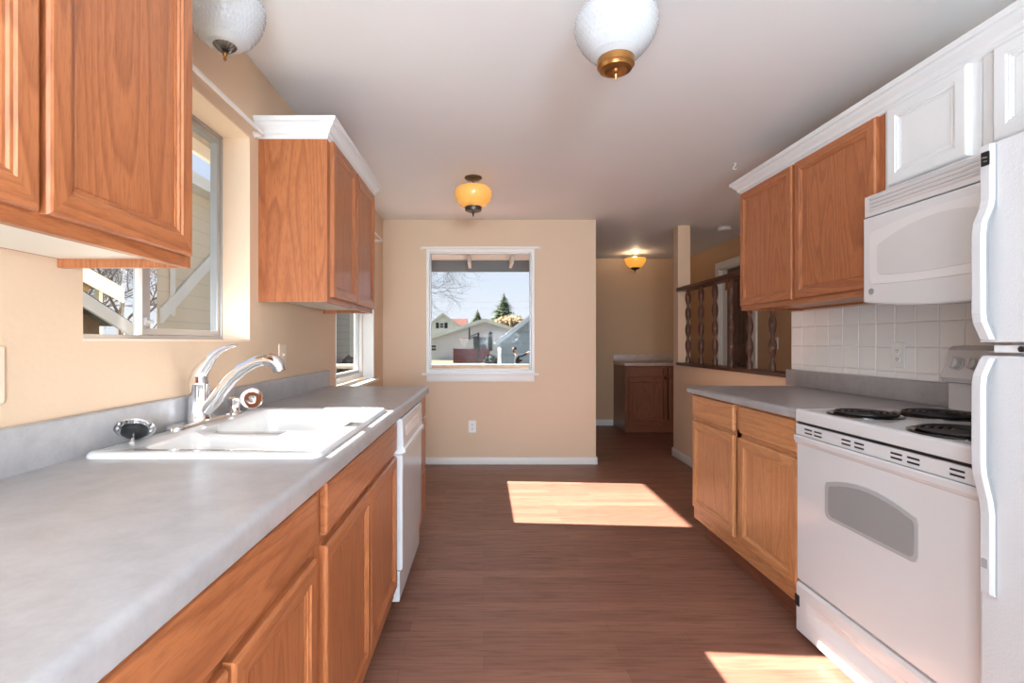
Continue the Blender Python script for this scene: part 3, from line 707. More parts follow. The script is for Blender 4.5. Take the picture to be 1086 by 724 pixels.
    for y in (1.935, 1.865, 1.395, 1.325):
        c = Vector((xb-.078, y, 1.096)); mb = MB()
        mb.lathe(c, [(.026, -.003), (.026, .003), (.021, .005), (.0195, .024), (.016, .026)], a, 28); mb.loft([[c+a*w_+Vector((0, sy, 0))+Vector((-.03, 0, -.108)).normalized()*sz for sy, sz in ((-.005, -.018), (.005, -.018), (.005, .018), (-.005, .018))] for w_ in (.024, .032)], smooth=False); mb.build('knob', PLASTIC, bg_)
stove()

# refrigerator
def fridge():
    y0, y1, xf = .42, 1.2, 1.192
    t = thing('refrigerator', 'white top-freezer refrigerator at the right edge beside the stove', 'refrigerator', (1.55, .8, 0))
    fr = frame((xf, 0, 0), (0, 1, 0), (-1, 0, 0))
    mb = MB(); mb.box(xf+.075, XR-.03, y0+.005, y1-.006, .03, 1.646, .004); 
    for x in (xf+.12, XR-.1):
        for y in (y0+.06, y1-.06): mb.lathe((x, y, 0), [(.02, 0), (.02, .03)], n=12)
    mb.build('cabinet_body', PEBBLE, t)
    def handle(parent, pts, mat):
        # pts: (v, stand-off) along the height of the far edge of the door
        mb = MB(); rows = []
        for v, o in pts:
            rows.append([fr(u, v, w_) for u, w_ in ((1.154, o-.004), (1.154, o), (1.160, o+.004), (1.180, o+.004), (1.185, o), (1.185, o-.012), (1.160, o-.012))])
        mb.loft(rows, smooth=False)
        h = mb.build('handle', base('handle_enamel', lin(196, 197, 199), .3), parent)
        mb = MB(); mb.loft([[fr(u, v, w_) for u, w_ in ((1.1535, o-.011), (1.1535, o-.004), (1.160, o-.004), (1.160, o-.011))] for v, o in pts], smooth=False); mb.build('trim_strip', base('handle_trim', lin(128, 129, 131), .5), h)
        return h
    for nm, v0, v1 in (('freezer_door', 1.182, 1.650), ('fridge_door', .06, 1.15)):
        mb = MB(); fz = frame((0, 0, 0), (1, 0, 0), (0, 0, 1), (0, 1, 0))
        mb.prism(fz, rrect(xf, xf+.066, y0, y1, .012, 4), v0, v1, .006); d = mb.build(nm, PEBBLE, t)
        mb = MB(); mb.box(xf+.066, xf+.076, y0+.012, y1-.012, v0+.01, v1-.01); mb.build('gasket', SEAL, d)
        if nm == 'freezer_door':
            h = handle(d, [(1.644, .008), (1.515, .008), (1.495, .012), (1.462, .026), (1.435, .029), (1.25, .029), (1.228, .026), (1.196, .012), (1.188, .008)], PLASTIC)
            mb = MB(); mb.prism(fr, rrect(1.159, 1.178, 1.596, 1.629, .002), .0115, .0135); mb.build('nameplate', BLACK, h)
            mb = MB(); mb.prism(fr, [(1.163, 1.613), (1.175, 1.615), (1.175, 1.618), (1.163, 1.616)], .013, .0142); mb.prism(fr, [(1.163, 1.605), (1.172, 1.606), (1.172, 1.608), (1.163, 1.607)], .013, .0142); mb.build('nameplate_mark', STEEL, h)
        else:
            h = handle(d, [(1.144, .008), (1.136, .012), (1.104, .026), (1.08, .029), (.90, .029), (.868, .026), (.81, .012), (.78, .008), (.595, .008), (.59, .006)], PLASTIC)
            mb = MB(); mb.prism(fr, rrect(1.164, 1.178, .650, .672, .002), .0115, .013); mb.build('nameplate', GREYPL, h)
    mb = MB(); mb.box(xf+.01, xf+.08, y0+.02, y1-.03, 1.158, 1.174); mb.build('center_rail', APPL, t)
    mb = MB(); mb.lathe((xf+.012, 1.108, 1.166), [(.007, 0), (.007, .006), (.003, .008)], (-1, 0, 0), 16); mb.build('hinge_screw', BLACK, t)
    mb = MB(); mb.box(xf+.03, xf+.07, y0+.01, y1-.01, .005, .058); mb.build('toe_grille', GREYPL, t)
fridge()

# ------------------------------------------------------------------ RAILING on the half wall
t = thing('spindle_railing', 'dark turned-spindle railing standing on the half wall', 'railing', (HX+.06, 4.1, .95))
DW = oak('y', 'walnut'); DWZ = oak('z', 'walnut')
mb = MB(); mb.box(HX-.03, HX+.14, 3.138, 5.03, .951, .978, .004); mb.build('ledge', DW, t)
mb = MB(); mb.box(HX-.025, HX+.105, 3.06, 5.04, 1.692, 1.728, .004); mb.build('top_rail', DW, t)
SP = [(0, .021), (.05, .023), (.075, .021), (.10, .012), (.115, .011), (.14, .018), (.17, .025), (.215, .026), (.245, .02), (.275, .011)]
def spindle(y):
    mb = MB(); z0, z1 = .978, 1.692; prof = []
    per = .172
    z = 0
    pts = [(.0, .022), (.045, .022), (.07, .012), (.085, .0115)]
    k = 0
    base_pat = [(.0, .012), (.028, .018), (.045, .024), (.058, .0235), (.062, .026), (.098, .026), (.102, .0235), (.115, .024), (.135, .017)]
    zz = .085
    while zz < .56:
        pts += [(zz+a, r) for a, r in base_pat]; zz += .158
    pts += [(zz, .012), (zz+.02, .0215), (.714, .0225)]
    mb.lathe((HX+.04, y, z0), [(r, a) for a, r in pts], n=10); return mb.build('spindle', DWZ, t)
s0 = spindle(4.90)
for y in (4.607, 4.329, 4.046, 3.767, 3.467, 3.19):
    c = s0.copy(); C.objects.link(c); c.parent = t; c.location = (0, y-4.90, 0)

# ------------------------------------------------------------------ FAR CABINET
t = thing('base_cabinet', 'oak base cabinet with the dimness put into its tone, against the brown far wall', 'base cabinet', (2.33, 6.75, 0))
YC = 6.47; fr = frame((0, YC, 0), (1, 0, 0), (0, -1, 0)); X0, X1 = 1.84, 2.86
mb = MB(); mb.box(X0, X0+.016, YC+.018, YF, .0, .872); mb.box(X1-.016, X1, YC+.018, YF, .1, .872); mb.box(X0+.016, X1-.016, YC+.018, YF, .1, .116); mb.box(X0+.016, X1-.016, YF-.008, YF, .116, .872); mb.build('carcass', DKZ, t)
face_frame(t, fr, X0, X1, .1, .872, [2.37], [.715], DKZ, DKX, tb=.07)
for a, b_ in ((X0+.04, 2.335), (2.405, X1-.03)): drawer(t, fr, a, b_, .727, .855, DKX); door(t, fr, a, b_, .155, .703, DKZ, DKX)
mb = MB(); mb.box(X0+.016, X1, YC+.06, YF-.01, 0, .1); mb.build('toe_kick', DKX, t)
t = thing('countertop', 'beige laminate countertop on the far dark cabinet', 'countertop', (2.33, 6.75, .872))
mb = MB(); mb.box(X0-.012, FX-.002, YC-.03, YF, .8725, .91, .008); mb.build('counter_slab', LAM2, t)
mb = MB(); mb.box(X0-.005, FX-.002, YF-.022, YF-.001, .9102, 1.012, .003); mb.build('backsplash', LAM2, t)

# ------------------------------------------------------------------ PLATES, DETECTOR, HOOK
def plate(name, label, cat, c, U, W, w_, h_, mat, kind):
    t = thing(name, label, cat, c); fr = frame(c, U, W)
    mb = MB(); mb.prism(fr, rrect(-w_/2, w_/2, -h_/2, h_/2, .006), 0, .006, .003); mb.build('cover_plate', mat, t)
    if kind == 'outlet':
        for s in (-1, 1):
            mb = MB(); mb.prism(fr, rrect(-.016, .016, s*.02-.014, s*.02+.014, .010), .005, .0085, .001); r = mb.build('socket', mat, t)
            mb = MB()
            for u in (-.007, .005): mb.prism(fr, [(u, s*.02-.004), (u+.0025, s*.02-.004), (u+.0025, s*.02+.006), (u, s*.02+.006)], .008, .009)
            mb.lathe(fr(0, s*.02-.008, .0082), [(.0025, 0), (.0025, .0008)], W, 10); mb.build('socket_slot', BLACK, r)
    elif kind == 'switch':
        for u in ((0,) if w_ < .1 else (-.023, .023)):
            mb = MB(); mb.prism(fr, [(u-.005, -.012), (u+.005, -.012), (u+.005, .012), (u-.005, .012)], .005, .008, .001); mb.prism(fr, [(u-.004, 0), (u+.004, 0), (u+.004, .009), (u-.004, .009)], .007, .016, .001); mb.build('toggle', mat, t)
plate('wall_outlet', 'white outlet low on the tan wall under the picture window', 'outlet', (-.11, YB, .365), (1, 0, 0), (0, -1, 0), .073, .116, OUTLET, 'outlet')
plate('wall_outlet', 'white outlet on the tile backsplash left of the stove', 'outlet', (XR-.008, 2.318, 1.123), (0, 1, 0), (-1, 0, 0), .074, .118, OUTLET, 'outlet')
plate('switch_plate', 'tan switch plate on the left wall past the faucet', 'switch plate', (XL, 2.40, 1.115), (0, 1, 0), (1, 0, 0), .085, .116, PLATE, 'switch')
plate('switch_plate', 'tan switch plate at the left edge of the wall near the camera', 'switch plate', (XL, .965, 1.115), (0, 1, 0), (1, 0, 0), .085, .118, PLATE, 'switch')
plate('light_switch', 'white light switch on the brown wall beyond the railing', 'light switch', (FX, 4.88, 1.17), (0, 1, 0), (-1, 0, 0), .075, .118, PLASTIC, 'switch')
t = thing('smoke_detector', 'round white smoke detector on the ceiling beyond the post', 'smoke detector', (2.481, 5.12, CH))
mb = MB(); mb.lathe((2.481, 5.12, CH), [(.058, 0), (.06, .008), (.058, .012)], (0, 0, -1), 32); mb.build('mounting_ring', PLASTIC, t)
mb = MB(); mb.lathe((2.481, 5.12, CH), [(.066, .012), (.067, .02), (.062, .034), (.05, .04), (.02, .042)], (0, 0, -1), 32); mb.build('cover', PLASTIC, t)
t = thing('ceiling_hook', 'small white hook in the ceiling above the oak cabinet corner', 'hook', (1.665, 3.29, CH))
mb = MB(); mb.lathe((1.665, 3.29, CH), [(.011, 0), (.011, .003), (.004, .006)], (0, 0, -1), 14); mb.build('rosette', WTRIM, t)
mb = MB(); mb.tube([(1.665, 3.29, CH-.003), (1.665, 3.29, CH-.016), (1.657, 3.29, CH-.024), (1.65, 3.29, CH-.033), (1.657, 3.29, CH-.042), (1.667, 3.29, CH-.040), (1.671, 3.29, CH-.034)], .003, 8); mb.build('hook_wire', WTRIM, t)

# ------------------------------------------------------------------ CEILING LIGHTS
def hobnail(x, y, prof, around=46, pitch=.0165):
    # milk glass moulded with rows of raised dots
    P_ = [Vector(p) for p in prof]; acc = [0]
    for a, b_ in zip(P_, P_[1:]): acc.append(acc[-1]+(b_-a).length)
    nrow = int(acc[-1]/pitch); rows = []; n = around*4
    for j in range(nrow*4+1):
        s = acc[-1]*j/(nrow*4); i = max(k for k in range(len(acc)-1) if acc[k] <= s+1e-9); f = (s-acc[i])/(acc[i+1]-acc[i])
        # smooth the outline a little
        q = P_[i].lerp(P_[i+1], f); row = []
        sh = .5 if (j//4) % 2 else 0
        for k in range(n):
            d = max(0, math.cos(2*math.pi*(k/4+sh)))*max(0, -math.cos(2*math.pi*j/4)) if 2 < j < nrow*4-2 else 0
            r = q.x+.0038*d; a = 2*math.pi*k/n; row.append((x+r*math.cos(a), y+r*math.sin(a), CH-q.y))
        rows.append(row)
    return rows
def ceiling_light(label, x, y, shade, metal, cap_metal, prof, canopy, cap, group, lit=0, fan=False):
    t = thing('ceiling_light', label, 'ceiling light', (x, y, CH), 0, group); dn = (0, 0, -1)
    mb = MB(); mb.lathe((x, y, CH), canopy, dn, 32); mb.build('canopy', metal, t)
    mb = MB(); mb.lathe((x, y, CH), [(.008, canopy[-1][1]-.005), (.008, prof[0][1]+.03)], dn, 12); mb.build('stem', metal, t)
    mb = MB(); mb.loft(hobnail(x, y, prof)) if 'hobnail' in group else mb.lathe((x, y, CH), prof, dn, 56); mb.build('glass_shade', shade, t)
    mb = MB()
    if fan:
        z = cap[0]; n = 36; rows = []
        for r, dz in ((.006, .024), (.018, .018), (.034, .006), (.037, -.004)):
            rows.append([(x+math.cos(2*math.pi*k/n)*r*(1+(.07 if k % 2 else -.07)), y+math.sin(2*math.pi*k/n)*r*(1+(.07 if k % 2 else -.07)), CH-z-dz+(.003 if k % 2 else -.003)) for k in range(n)])
        mb.loft(rows, smooth=False); c_ = mb.build('cap', cap_metal, t)
        mb = MB(); mb.lathe((x, y, CH-z-.022), [(.006, 0), (.008, .006), (.007, .012), (.003, .018), (.0055, .024), (.002, .03)], dn, 14); mb.build('finial', BRASS, c_)
    else:
        mb.lathe((x, y, CH), cap, dn, 36); c_ = mb.build('cap', cap_metal, t)
        e_ = cap[-1][1]
        mb = MB(); mb.lathe((x, y, CH), [(.013, e_-.003), (.010, e_+.004), (.006, e_+.008), (.0085, e_+.016), (.005, e_+.024), (.002, e_+.036)], dn, 14); mb.build('finial', cap_metal, c_)
    if lit:
        ld = bpy.data.lights.new('lamp_bulb', 'POINT'); ld.energy = lit; ld.color = (1, .82, .58); ld.shadow_soft_size = .04
        lo = bpy.data.objects.new('lamp_bulb', ld); C.objects.link(lo); lo.parent = t; lo.location = (0, 0, -.075)
GLOBE = [(.064, .070), (.092, .076), (.113, .088), (.127, .106), (.134, .128), (.133, .150), (.126, .173), (.114, .196), (.098, .217), (.079, .236), (.058, .250)]
G2 = [(r*.88, z) for r, z in GLOBE]
ceiling_light('white hobnail glass ceiling light with antique brass cap, over the middle of the kitchen', .436, 1.642, OPAL, BRASS, BRASS, GLOBE,
    [(.066, 0), (.068, .012), (.062, .03), (.068, .05), (.066, .074)], [(.056, .246), (.06, .25), (.06, .272), (.056, .276), (.052, .284), (.036, .290), (.02, .284)], 'white hobnail ceiling lights')
ceiling_light('white hobnail glass ceiling light with fluted pewter cap, over the sink', -.815, 1.565, OPAL, PEWTER, PEWTER, G2,
    [(.058, 0), (.06, .012), (.055, .03), (.060, .05), (.058, .074)], (.246,), 'white hobnail ceiling lights', fan=True)
BOWL = [(.088, .066), (.112, .074), (.130, .092), (.136, .115), (.132, .142), (.118, .172), (.098, .198), (.07, .214)]
ceiling_light('amber glass ceiling light in front of the picture window', -.075, 3.57, AMBER, PEWTER, PEWTER, BOWL,
    [(.062, 0), (.064, .006), (.056, .014), (.03, .02)], [(.060, .206), (.062, .212), (.058, .24), (.04, .248)], 'amber ceiling lights')
BOWL2 = [(.10, .075), (.132, .082), (.138, .095), (.132, .125), (.112, .16), (.085, .19), (.06, .205)]
ceiling_light('lit amber bowl ceiling light in the far brown hall', 1.997, 6.55, AMBER_LIT, STEEL, BRONZE, BOWL2,
    [(.06, 0), (.062, .006), (.05, .014), (.02, .02)], [(.058, .198), (.062, .204), (.05, .222), (.02, .236)], 'amber ceiling lights', lit=7)
# ------------------------------------------------------------------ EXTERIOR
GZ = -.8
def noisy(name, a, b_, scale, rough=.8):
    m = base(name, a, rough); v = coords(m, (1, 1, 1), False); n = N(m, 'ShaderNodeTexNoise', Scale=float(scale), Detail=4.0, Roughness=.6); L(m, v, n.inputs['Vector'])
    L(m, ramp(m, n.outputs[0], [(.35, a), (.65, b_)]), P(m).inputs['Base Color']); return m
def siding(name, col, pitch, dark=.72):
    m = base(name, col, .7); v = coords(m, (1, 1, 1), False); s = N(m, 'ShaderNodeSeparateXYZ'); L(m, v, s.inputs[0])
    mu = N(m, 'ShaderNodeMath', operation='MULTIPLY'); mu.inputs[1].default_value = 1/pitch; L(m, s.outputs['Z'], mu.inputs[0])
    fr_ = N(m, 'ShaderNodeMath', operation='FRACT'); L(m, mu.outputs[0], fr_.inputs[0])
    L(m, ramp(m, fr_.outputs[0], [(0, tuple(c*dark for c in col[:3])), (.10, tuple(c*dark for c in col[:3])), (.14, col), (1, col)]), P(m).inputs['Base Color']); return m
GRASS = noisy('lawn', lin(74, 76, 54), lin(88, 90, 66), 3)
PAVE = noisy('driveway', lin(92, 92, 92), lin(110, 108, 106), 2)
LILAC = siding('pale_siding', lin(186, 178, 180), .22, .93)
GREYS = siding('grey_siding', lin(152, 159, 170), .62, .8)
CREAMS = siding('white_siding', lin(204, 202, 198), .3, .94)
TANS = siding('tan_siding', lin(186, 172, 150), .23, .91)
TAUPE = siding('taupe_siding', lin(150, 136, 122), .23, .8)
ROOFR = noisy('red_roof', lin(84, 46, 36), lin(98, 58, 46), 4)
ROOFG = noisy('grey_roof', lin(66, 66, 68), lin(80, 80, 80), 4)
XTRIM = base('exterior_trim', lin(196, 192, 184), .6)
XDARK = noisy('weathered_board', lin(92, 74, 56), lin(112, 92, 70), 6)
MAROON = base('maroon_paint', lin(98, 34, 34), .6)
BARK = noisy('bark', lin(98, 80, 66), lin(120, 100, 84), 8)
NEEDLE = noisy('needles', lin(62, 76, 48), lin(88, 98, 62), 2)
GOLD = noisy('golden_twigs', lin(126, 104, 74), lin(150, 128, 96), 3)
FASCIA = base('grey_fascia', lin(112, 116, 118), .6)
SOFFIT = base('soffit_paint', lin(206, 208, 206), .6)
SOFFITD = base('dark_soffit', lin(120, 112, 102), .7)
RAILW = noisy('deck_wood', lin(172, 162, 144), lin(186, 176, 158), 5)
JACKET = base('navy_jacket', lin(26, 29, 36), .85); HAIR = base('dark_hair', lin(34, 28, 26), .6); SKIN = base('skin', lin(196, 152, 126), .55); JEANS = base('jeans', lin(60, 70, 92), .8)

g = MB(); g.box(-60, 60, 4.95, 120, GZ-.2, GZ); g.box(-60, -1.14, -20, 4.95, GZ-.2, GZ)
g = g.build('ground', GRASS); g['kind'] = 'structure'
mb = MB(); mb.box(-12, 14, 30, 46, GZ, GZ+.02); o = mb.build('driveway', PAVE); o['kind'] = 'structure'
mb = MB(); mb.box(-5, 1, 4.96, 9, GZ, GZ+.03); o = mb.build('bounce_slab', base('bounce_slab_grey', lin(150, 150, 150), .8)); o['kind'] = 'structure'  # unseen grey slab added to bounce neutral light onto the soffit
mb = MB(); mb.box(.965, .98, 4.94, 7.14, GZ, 2.4); mb.box(-1.13, .98, 4.94, 4.952, GZ, .84); mb.box(-1.145, -1.13, -4.6, 4.95, GZ, .8); o = mb.build('wall_outside', CREAMS); o['kind'] = 'structure'
# eaves of this house
t = thing('roof_eave', 'grey fascia and pale soffit of the roof edge above the picture window', 'roof eave', (0, 5.3, 2.1))
mb = MB(); mb.box(-1.8, .96, 4.95, 5.6, 2.10, 2.13); mb.build('soffit', SOFFIT, t)
mb = MB(); mb.box(-1.8, .96, 5.60, 5.64, 1.975, 2.14); mb.build('fascia', FASCIA, t)
for x in (-.61, -.155, .30, .76):
    mb = MB(); mb.box(x-.016, x+.016, 5.2, 5.599, 2.012, 2.099); mb.build('rafter_tail', XTRIM, t)
EX = -1.70; EZ = 2.305
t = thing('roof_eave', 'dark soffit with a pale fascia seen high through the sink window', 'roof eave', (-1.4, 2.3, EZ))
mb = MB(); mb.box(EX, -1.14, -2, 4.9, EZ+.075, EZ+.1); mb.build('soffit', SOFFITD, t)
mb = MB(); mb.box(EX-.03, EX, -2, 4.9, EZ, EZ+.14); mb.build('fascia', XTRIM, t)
# deck rail behind the picture window
t = thing('deck_rail', 'light wooden deck rail just outside the picture window', 'railing', (0, 6.3, 0))
mb = MB(); mb.box(-2.2, .96, 6.24, 6.38, .845, .90, .006); mb.build('top_rail', RAILW, t)
for x in (-1.6, .9):
    mb = MB(); mb.box(x-.045, x+.045, 6.27, 6.36, GZ, .845); mb.build('post', RAILW, t)

def gable_house(name, label, x0, x1, y0, y1, z_eave, xr, z_ridge, wall, trim, roof, over=.4, tk=.22):
    """gable end facing the camera at y0"""
    t = thing(name, label, 'house', ((x0+x1)/2, (y0+y1)/2, GZ))
    mb = MB(); mb.loft([[(x0, y, GZ), (x1, y, GZ), (x1, y, z_eave), (xr, y, z_ridge), (x0, y, z_eave)] for y in (y0, y1)], smooth=False); mb.build('wall', wall, t)
    for xe, s in ((x0, -1), (x1, 1)):
        sl = (z_ridge-z_eave)/(xr-xe); xo = xe+s*over; zo = z_eave+sl*(xo-xe)
        mb = MB(); mb.loft([[(xr, y, z_ridge+.02), (xo, y, zo+.02), (xo, y, zo+tk*.6), (xr, y, z_ridge+tk*.6)] for y in (y0-over*.8, y1+.2)], smooth=False); r = mb.build('roof_slope', roof, t)
        mb = MB(); mb.loft([[(xr, y, z_ridge-tk*.4), (xo, y, zo-tk*.4), (xo, y, zo+tk*.75), (xr, y, z_ridge+tk*.75)] for y in (y0-over*.8-.05, y0-over*.8)], smooth=False); mb.build('rake_board', trim, r)
    return t
def house_window(t, x0, x1, z0, z1, y, shutters=0):
    fr = frame((0, y, 0), (1, 0, 0), (0, -1, 0))
    mb = MB(); rect_frame(mb, fr, x0, x1, z0, z1, .1, 0, .06, .005); mb.prism(fr, [(x0, (z0+z1)/2-.04), (x1, (z0+z1)/2-.04), (x1, (z0+z1)/2+.04), (x0, (z0+z1)/2+.04)], 0, .05); f = mb.build('window', XTRIM, t)
    mb = MB(); mb.box(x0+.08, x1-.08, y-.02, y-.01, z0+.08, z1-.08); mb.build('pane', base('dark_pane', lin(62, 66, 74), .08), f)
    if shutters:
        for a, b_ in ((x0-shutters-.06, x0-.06), (x1+.06, x1+.06+shutters)):
            mb = MB(); mb.prism(fr, [(a, z0), (b_, z0), (b_, z1), (a, z1)], 0, .05, .01); mb.build('shutter', BLACK, t)
f_ = 527.0
def at(px, py, d): return ((px-513)*d/f_, EYE-(py-362.5)*d/f_)
# main neighbour at 55 m
d = 55; xa, za = at(440, 357, d); xb, zb = at(586, 366, d); xp, zp = at(514, 340, d)
h = gable_house('neighbour_house', 'pale low gabled house with black shutters across the yard', at(446, 0, d)[0], at(580, 0, d)[0], d, d+7, (za+zb)/2, xp, zp, LILAC, XTRIM, ROOFG, .5, .35)
x0, z1 = at(507.5, 356.5, d); x1, z0 = at(517, 372, d); house_window(h, x0, x1, z0, z1, d, .5)
x0, z1 = at(456, 365, d); x1, z0 = at(463.5, 372.5, d); house_window(h, x0, x1, z0, z1, d)
c = at(520, 353.5, d); mb = MB(); mb.lathe((c[0], d-.25, c[1]), [(.12, -.2), (.22, -.1), (.22, .1), (.08, .22)], n=14); mb.build('wall_lamp', BLACK, h)
x0, _ = at(478.5, 347, d); mb = MB(); mb.box(x0, x0+.16, d-.5, d-.02, at(0, 352, d)[1], at(0, 346, d)[1]+.1); mb.build('porch_bracket', XTRIM, h)
# white house behind
d = 80; xp, zp = at(470, 333, d); xa, za = at(455, 345, d); xb = 2*xp-xa
h = gable_house('neighbour_house', 'white gable with a red roof behind the pale house', xa, xb, d, d+8, za, xp, zp, CREAMS, XTRIM, ROOFR, .3, .35)
x0, z1 = at(466, 342, d); x1, z0 = at(471, 348, d); house_window(h, x0, x1, z0, z1, d, .5)
xa, za = at(479, 337, d+2); xb, zb = at(495.5, 350, d+2); mb = MB(); mb.loft([[(x, d+2, zb-3), (x, d+2, zb), (x, d+4.5, za), (x, d+7, zb), (x, d+7, zb-3)] for x in (xa-2, xb)], smooth=False); mb.build('side_roof', ROOFR, h)
# grey garage on the right
d = 27; xe, ze = at(531.5, 361, d)
h = gable_house('grey_garage', 'grey boarded garage at the right of the picture window view', xe, xe+6.4, d, d+7, ze, xe+3.2, ze+2.42, GREYS, base('grey_trim', lin(196, 202, 210), .6), ROOFG, .28, .22)
h['category'] = 'garage'
# maroon boarding
d = 47; x0, z1 = at(481, 369.5, d); x1, z0 = at(519, 385, d)
t = thing('board_fence', 'low dark red boarding in front of the pale house', 'fence', ((x0+x1)/2, d, GZ))
for k in range(6):
    a = z1-.02-(k+1)*(z1-GZ)/6; mb = MB(); mb.box(x0, x1, d, d+.05, a+.01, a+(z1-GZ)/6); mb.build('board', MAROON, t)
for k in range(4):
    x = x0+.05+(x1-x0-.1)*k/3; mb = MB(); mb.box(x-.07, x+.07, d-.08, d, GZ, z1+.05); mb.build('post', MAROON, t)
# basketball hoop
d = 27; px_, _ = at(507.5, 0, d); rx, rz = at(492, 358.5, d); bx, bz = at(498, 358.5, d)
t = thing('basketball_hoop', 'black basketball hoop standing in the neighbouring yard', 'basketball hoop', (px_, d, GZ))
mb = MB(); mb.tube([(px_, d, GZ), (px_, d, at(0, 352.5, d)[1])], .055, 12); mb.build('pole', BLACK, t)
zt_ = at(0, 353, d)[1]
for dz_ in (0, -.16):
    mb = MB(); mb.tube([(px_, d, zt_+dz_), (bx+.06, d, bz+.1+dz_*.6)], .028, 8); mb.build('arm', BLACK, t)
mb = MB(); mb.box(bx-.03, bx+.03, d-.6, d+.6, bz-.1, at(0, 347.5, d)[1], .01); mb.build('backboard', BLACK, t)
mb = MB(); ring = [(rx+.24*math.cos(2*math.pi*k/24), d+.24*math.sin(2*math.pi*k/24), rz) for k in range(25)]; mb.tube(ring, .012, 8); mb.tube([(rx+.24, d, rz), (bx, d, rz)], .02, 8); rim = mb.build('rim', base('rim_red', lin(150, 80, 70), .5), t)
mb = MB()
for k in range(12):
    for s in (1, -1):
        pts = [(rx+r*math.cos(2*math.pi*(k+s*j*.5)/12), d+r*math.sin(2*math.pi*(k+s*j*.5)/12), rz-.02-j*.1) for j, r in enumerate((.235, .19, .15, .125, .12))]; mb.tube(pts, .006, 4)
mb.build('net', XTRIM, rim)
# shrub in front of the boarding
def leafy(name, label, cat, c, rad, n, size, mat, seed, stem=None):
    rnd = random.Random(seed); t = thing(name, label, cat, (c[0], c[1], GZ)); mb = MB()
    for k in range(n):
        u = rnd.random()*2*math.pi; v = math.acos(2*rnd.random()-1); r = (.55+.45*rnd.random()**.5)
        p = Vector((c[0]+rad[0]*r*math.sin(v)*math.cos(u), c[1]+rad[1]*r*math.sin(v)*math.sin(u), c[2]+rad[2]*r*math.cos(v)))
        a = Vector((rnd.gauss(0, 1), rnd.gauss(0, 1), rnd.gauss(0, 1))).normalized(); b_ = a.orthogonal().normalized(); s = size*(.6+rnd.random()*.8)
        mb.face(mb.verts([p-a*s, p+b_*s*.5, p+a*s, p-b_*s*.5]))
    mb.build('foliage', mat, t, recalc=False)
    if stem: mb = MB(); mb.tube([(c[0], c[1], GZ), (c[0], c[1], c[2])], stem, 8); mb.build('trunk', BARK, t)
    return t
x_, z_ = at(521, 383.5, 40); leafy('shrub', 'low dark green shrub in front of the red boarding', 'shrub', (x_, 40, GZ+.45), (.65, .6, .45), 500, .12, base('dark_leaf', lin(40, 48, 36), .7), 3, .04)
# trees
def conifer(label, px, ytop, d, wpx, seed):
    rnd = random.Random(seed); x, zt_ = at(px, ytop, d); R = wpx*d/f_/2*1.55
    t = thing('conifer_tree', label, 'tree', (x, d, GZ)); H = zt_-GZ
    mb = MB(); mb.tube([(x, d, GZ), (x, d, zt_-.3)], [H*.022, .03], 8); mb.build('trunk', BARK, t)
    mb = MB(); z = zt_
    zb = EYE+3
    n = 26
    for i in range(n):
        f = (i+.3)/n; z = zt_-(zt_-zb)*f; r = R*min(1, f*1.15+.04)
        for k in range(int(9+20*f)):
            a = rnd.random()*6.283; l = r*(.6+.55*rnd.random()); dr = .18+.25*rnd.random(); da = Vector((math.cos(a), math.sin(a), 0)); sd_ = Vector((-da.y, da.x, 0)); p0 = Vector((x, d, z))
            for s in range(5):
                q = p0+da*l*(s+.6)/5+Vector((0, 0, -l*dr*(s+.6)/5+.06*l*(s/5)**2)); wd = l*.2*(1.2-s*.18); tip = q+da*l*.3-Vector((0, 0, l*.10))
                mb.face(mb.verts([q-sd_*wd-Vector((0, 0, wd*.5)), q+Vector((0, 0, wd*.25)), q+sd_*wd-Vector((0, 0, wd*.5)), tip]))
    mb.build('foliage', NEEDLE, t, recalc=False)
conifer('tall conifer rising behind the golden tree', 534.5, 309, 85, 25, 1)
conifer('short conifer behind the ridge of the pale house', 506.5, 327, 98, 14, 2)
conifer('small distant conifer top right of the golden tree', 551.5, 333, 95, 9, 4)
def weeping():
    d = 66; x, zt_ = at(541, 333.5, d); rnd = random.Random(5)
    t = thing('weeping_tree', 'golden weeping tree behind the pale house and grey garage', 'tree', (x, d, GZ))
    mb = MB(); mb.tube([(x, d, GZ), (x+.2, d, zt_-1.2)], [.35, .15], 8); mb.build('trunk', BARK, t)
    mb = MB()
    for k in range(1500):
        a = rnd.random()*6.283; r = 2.1*rnd.random()**.5; z = zt_-.55*(r/2.1)**2*1.6-rnd.random()*.25; c = Vector((x+r*math.cos(a), d+r*math.sin(a), z)); o_ = Vector((math.cos(a), math.sin(a), 0))
        l = .7+rnd.random()*1.2; sd_ = Vector((rnd.gauss(0, 1), rnd.gauss(0, 1), 0)).normalized()*(.05+.05*rnd.random())
        q = c+o_*.22; e2 = q+o_*.10-Vector((0, 0, l))
        v = mb.verts([c-sd_*.4, c+sd_*.4, q+sd_-Vector((0, 0, .12)), q-sd_-Vector((0, 0, .12)), e2])
        mb.face([v[0], v[1], v[2], v[3]]); mb.face([v[3], v[2], v[4]])
    mb.build('foliage', GOLD, t, recalc=False)
weeping()
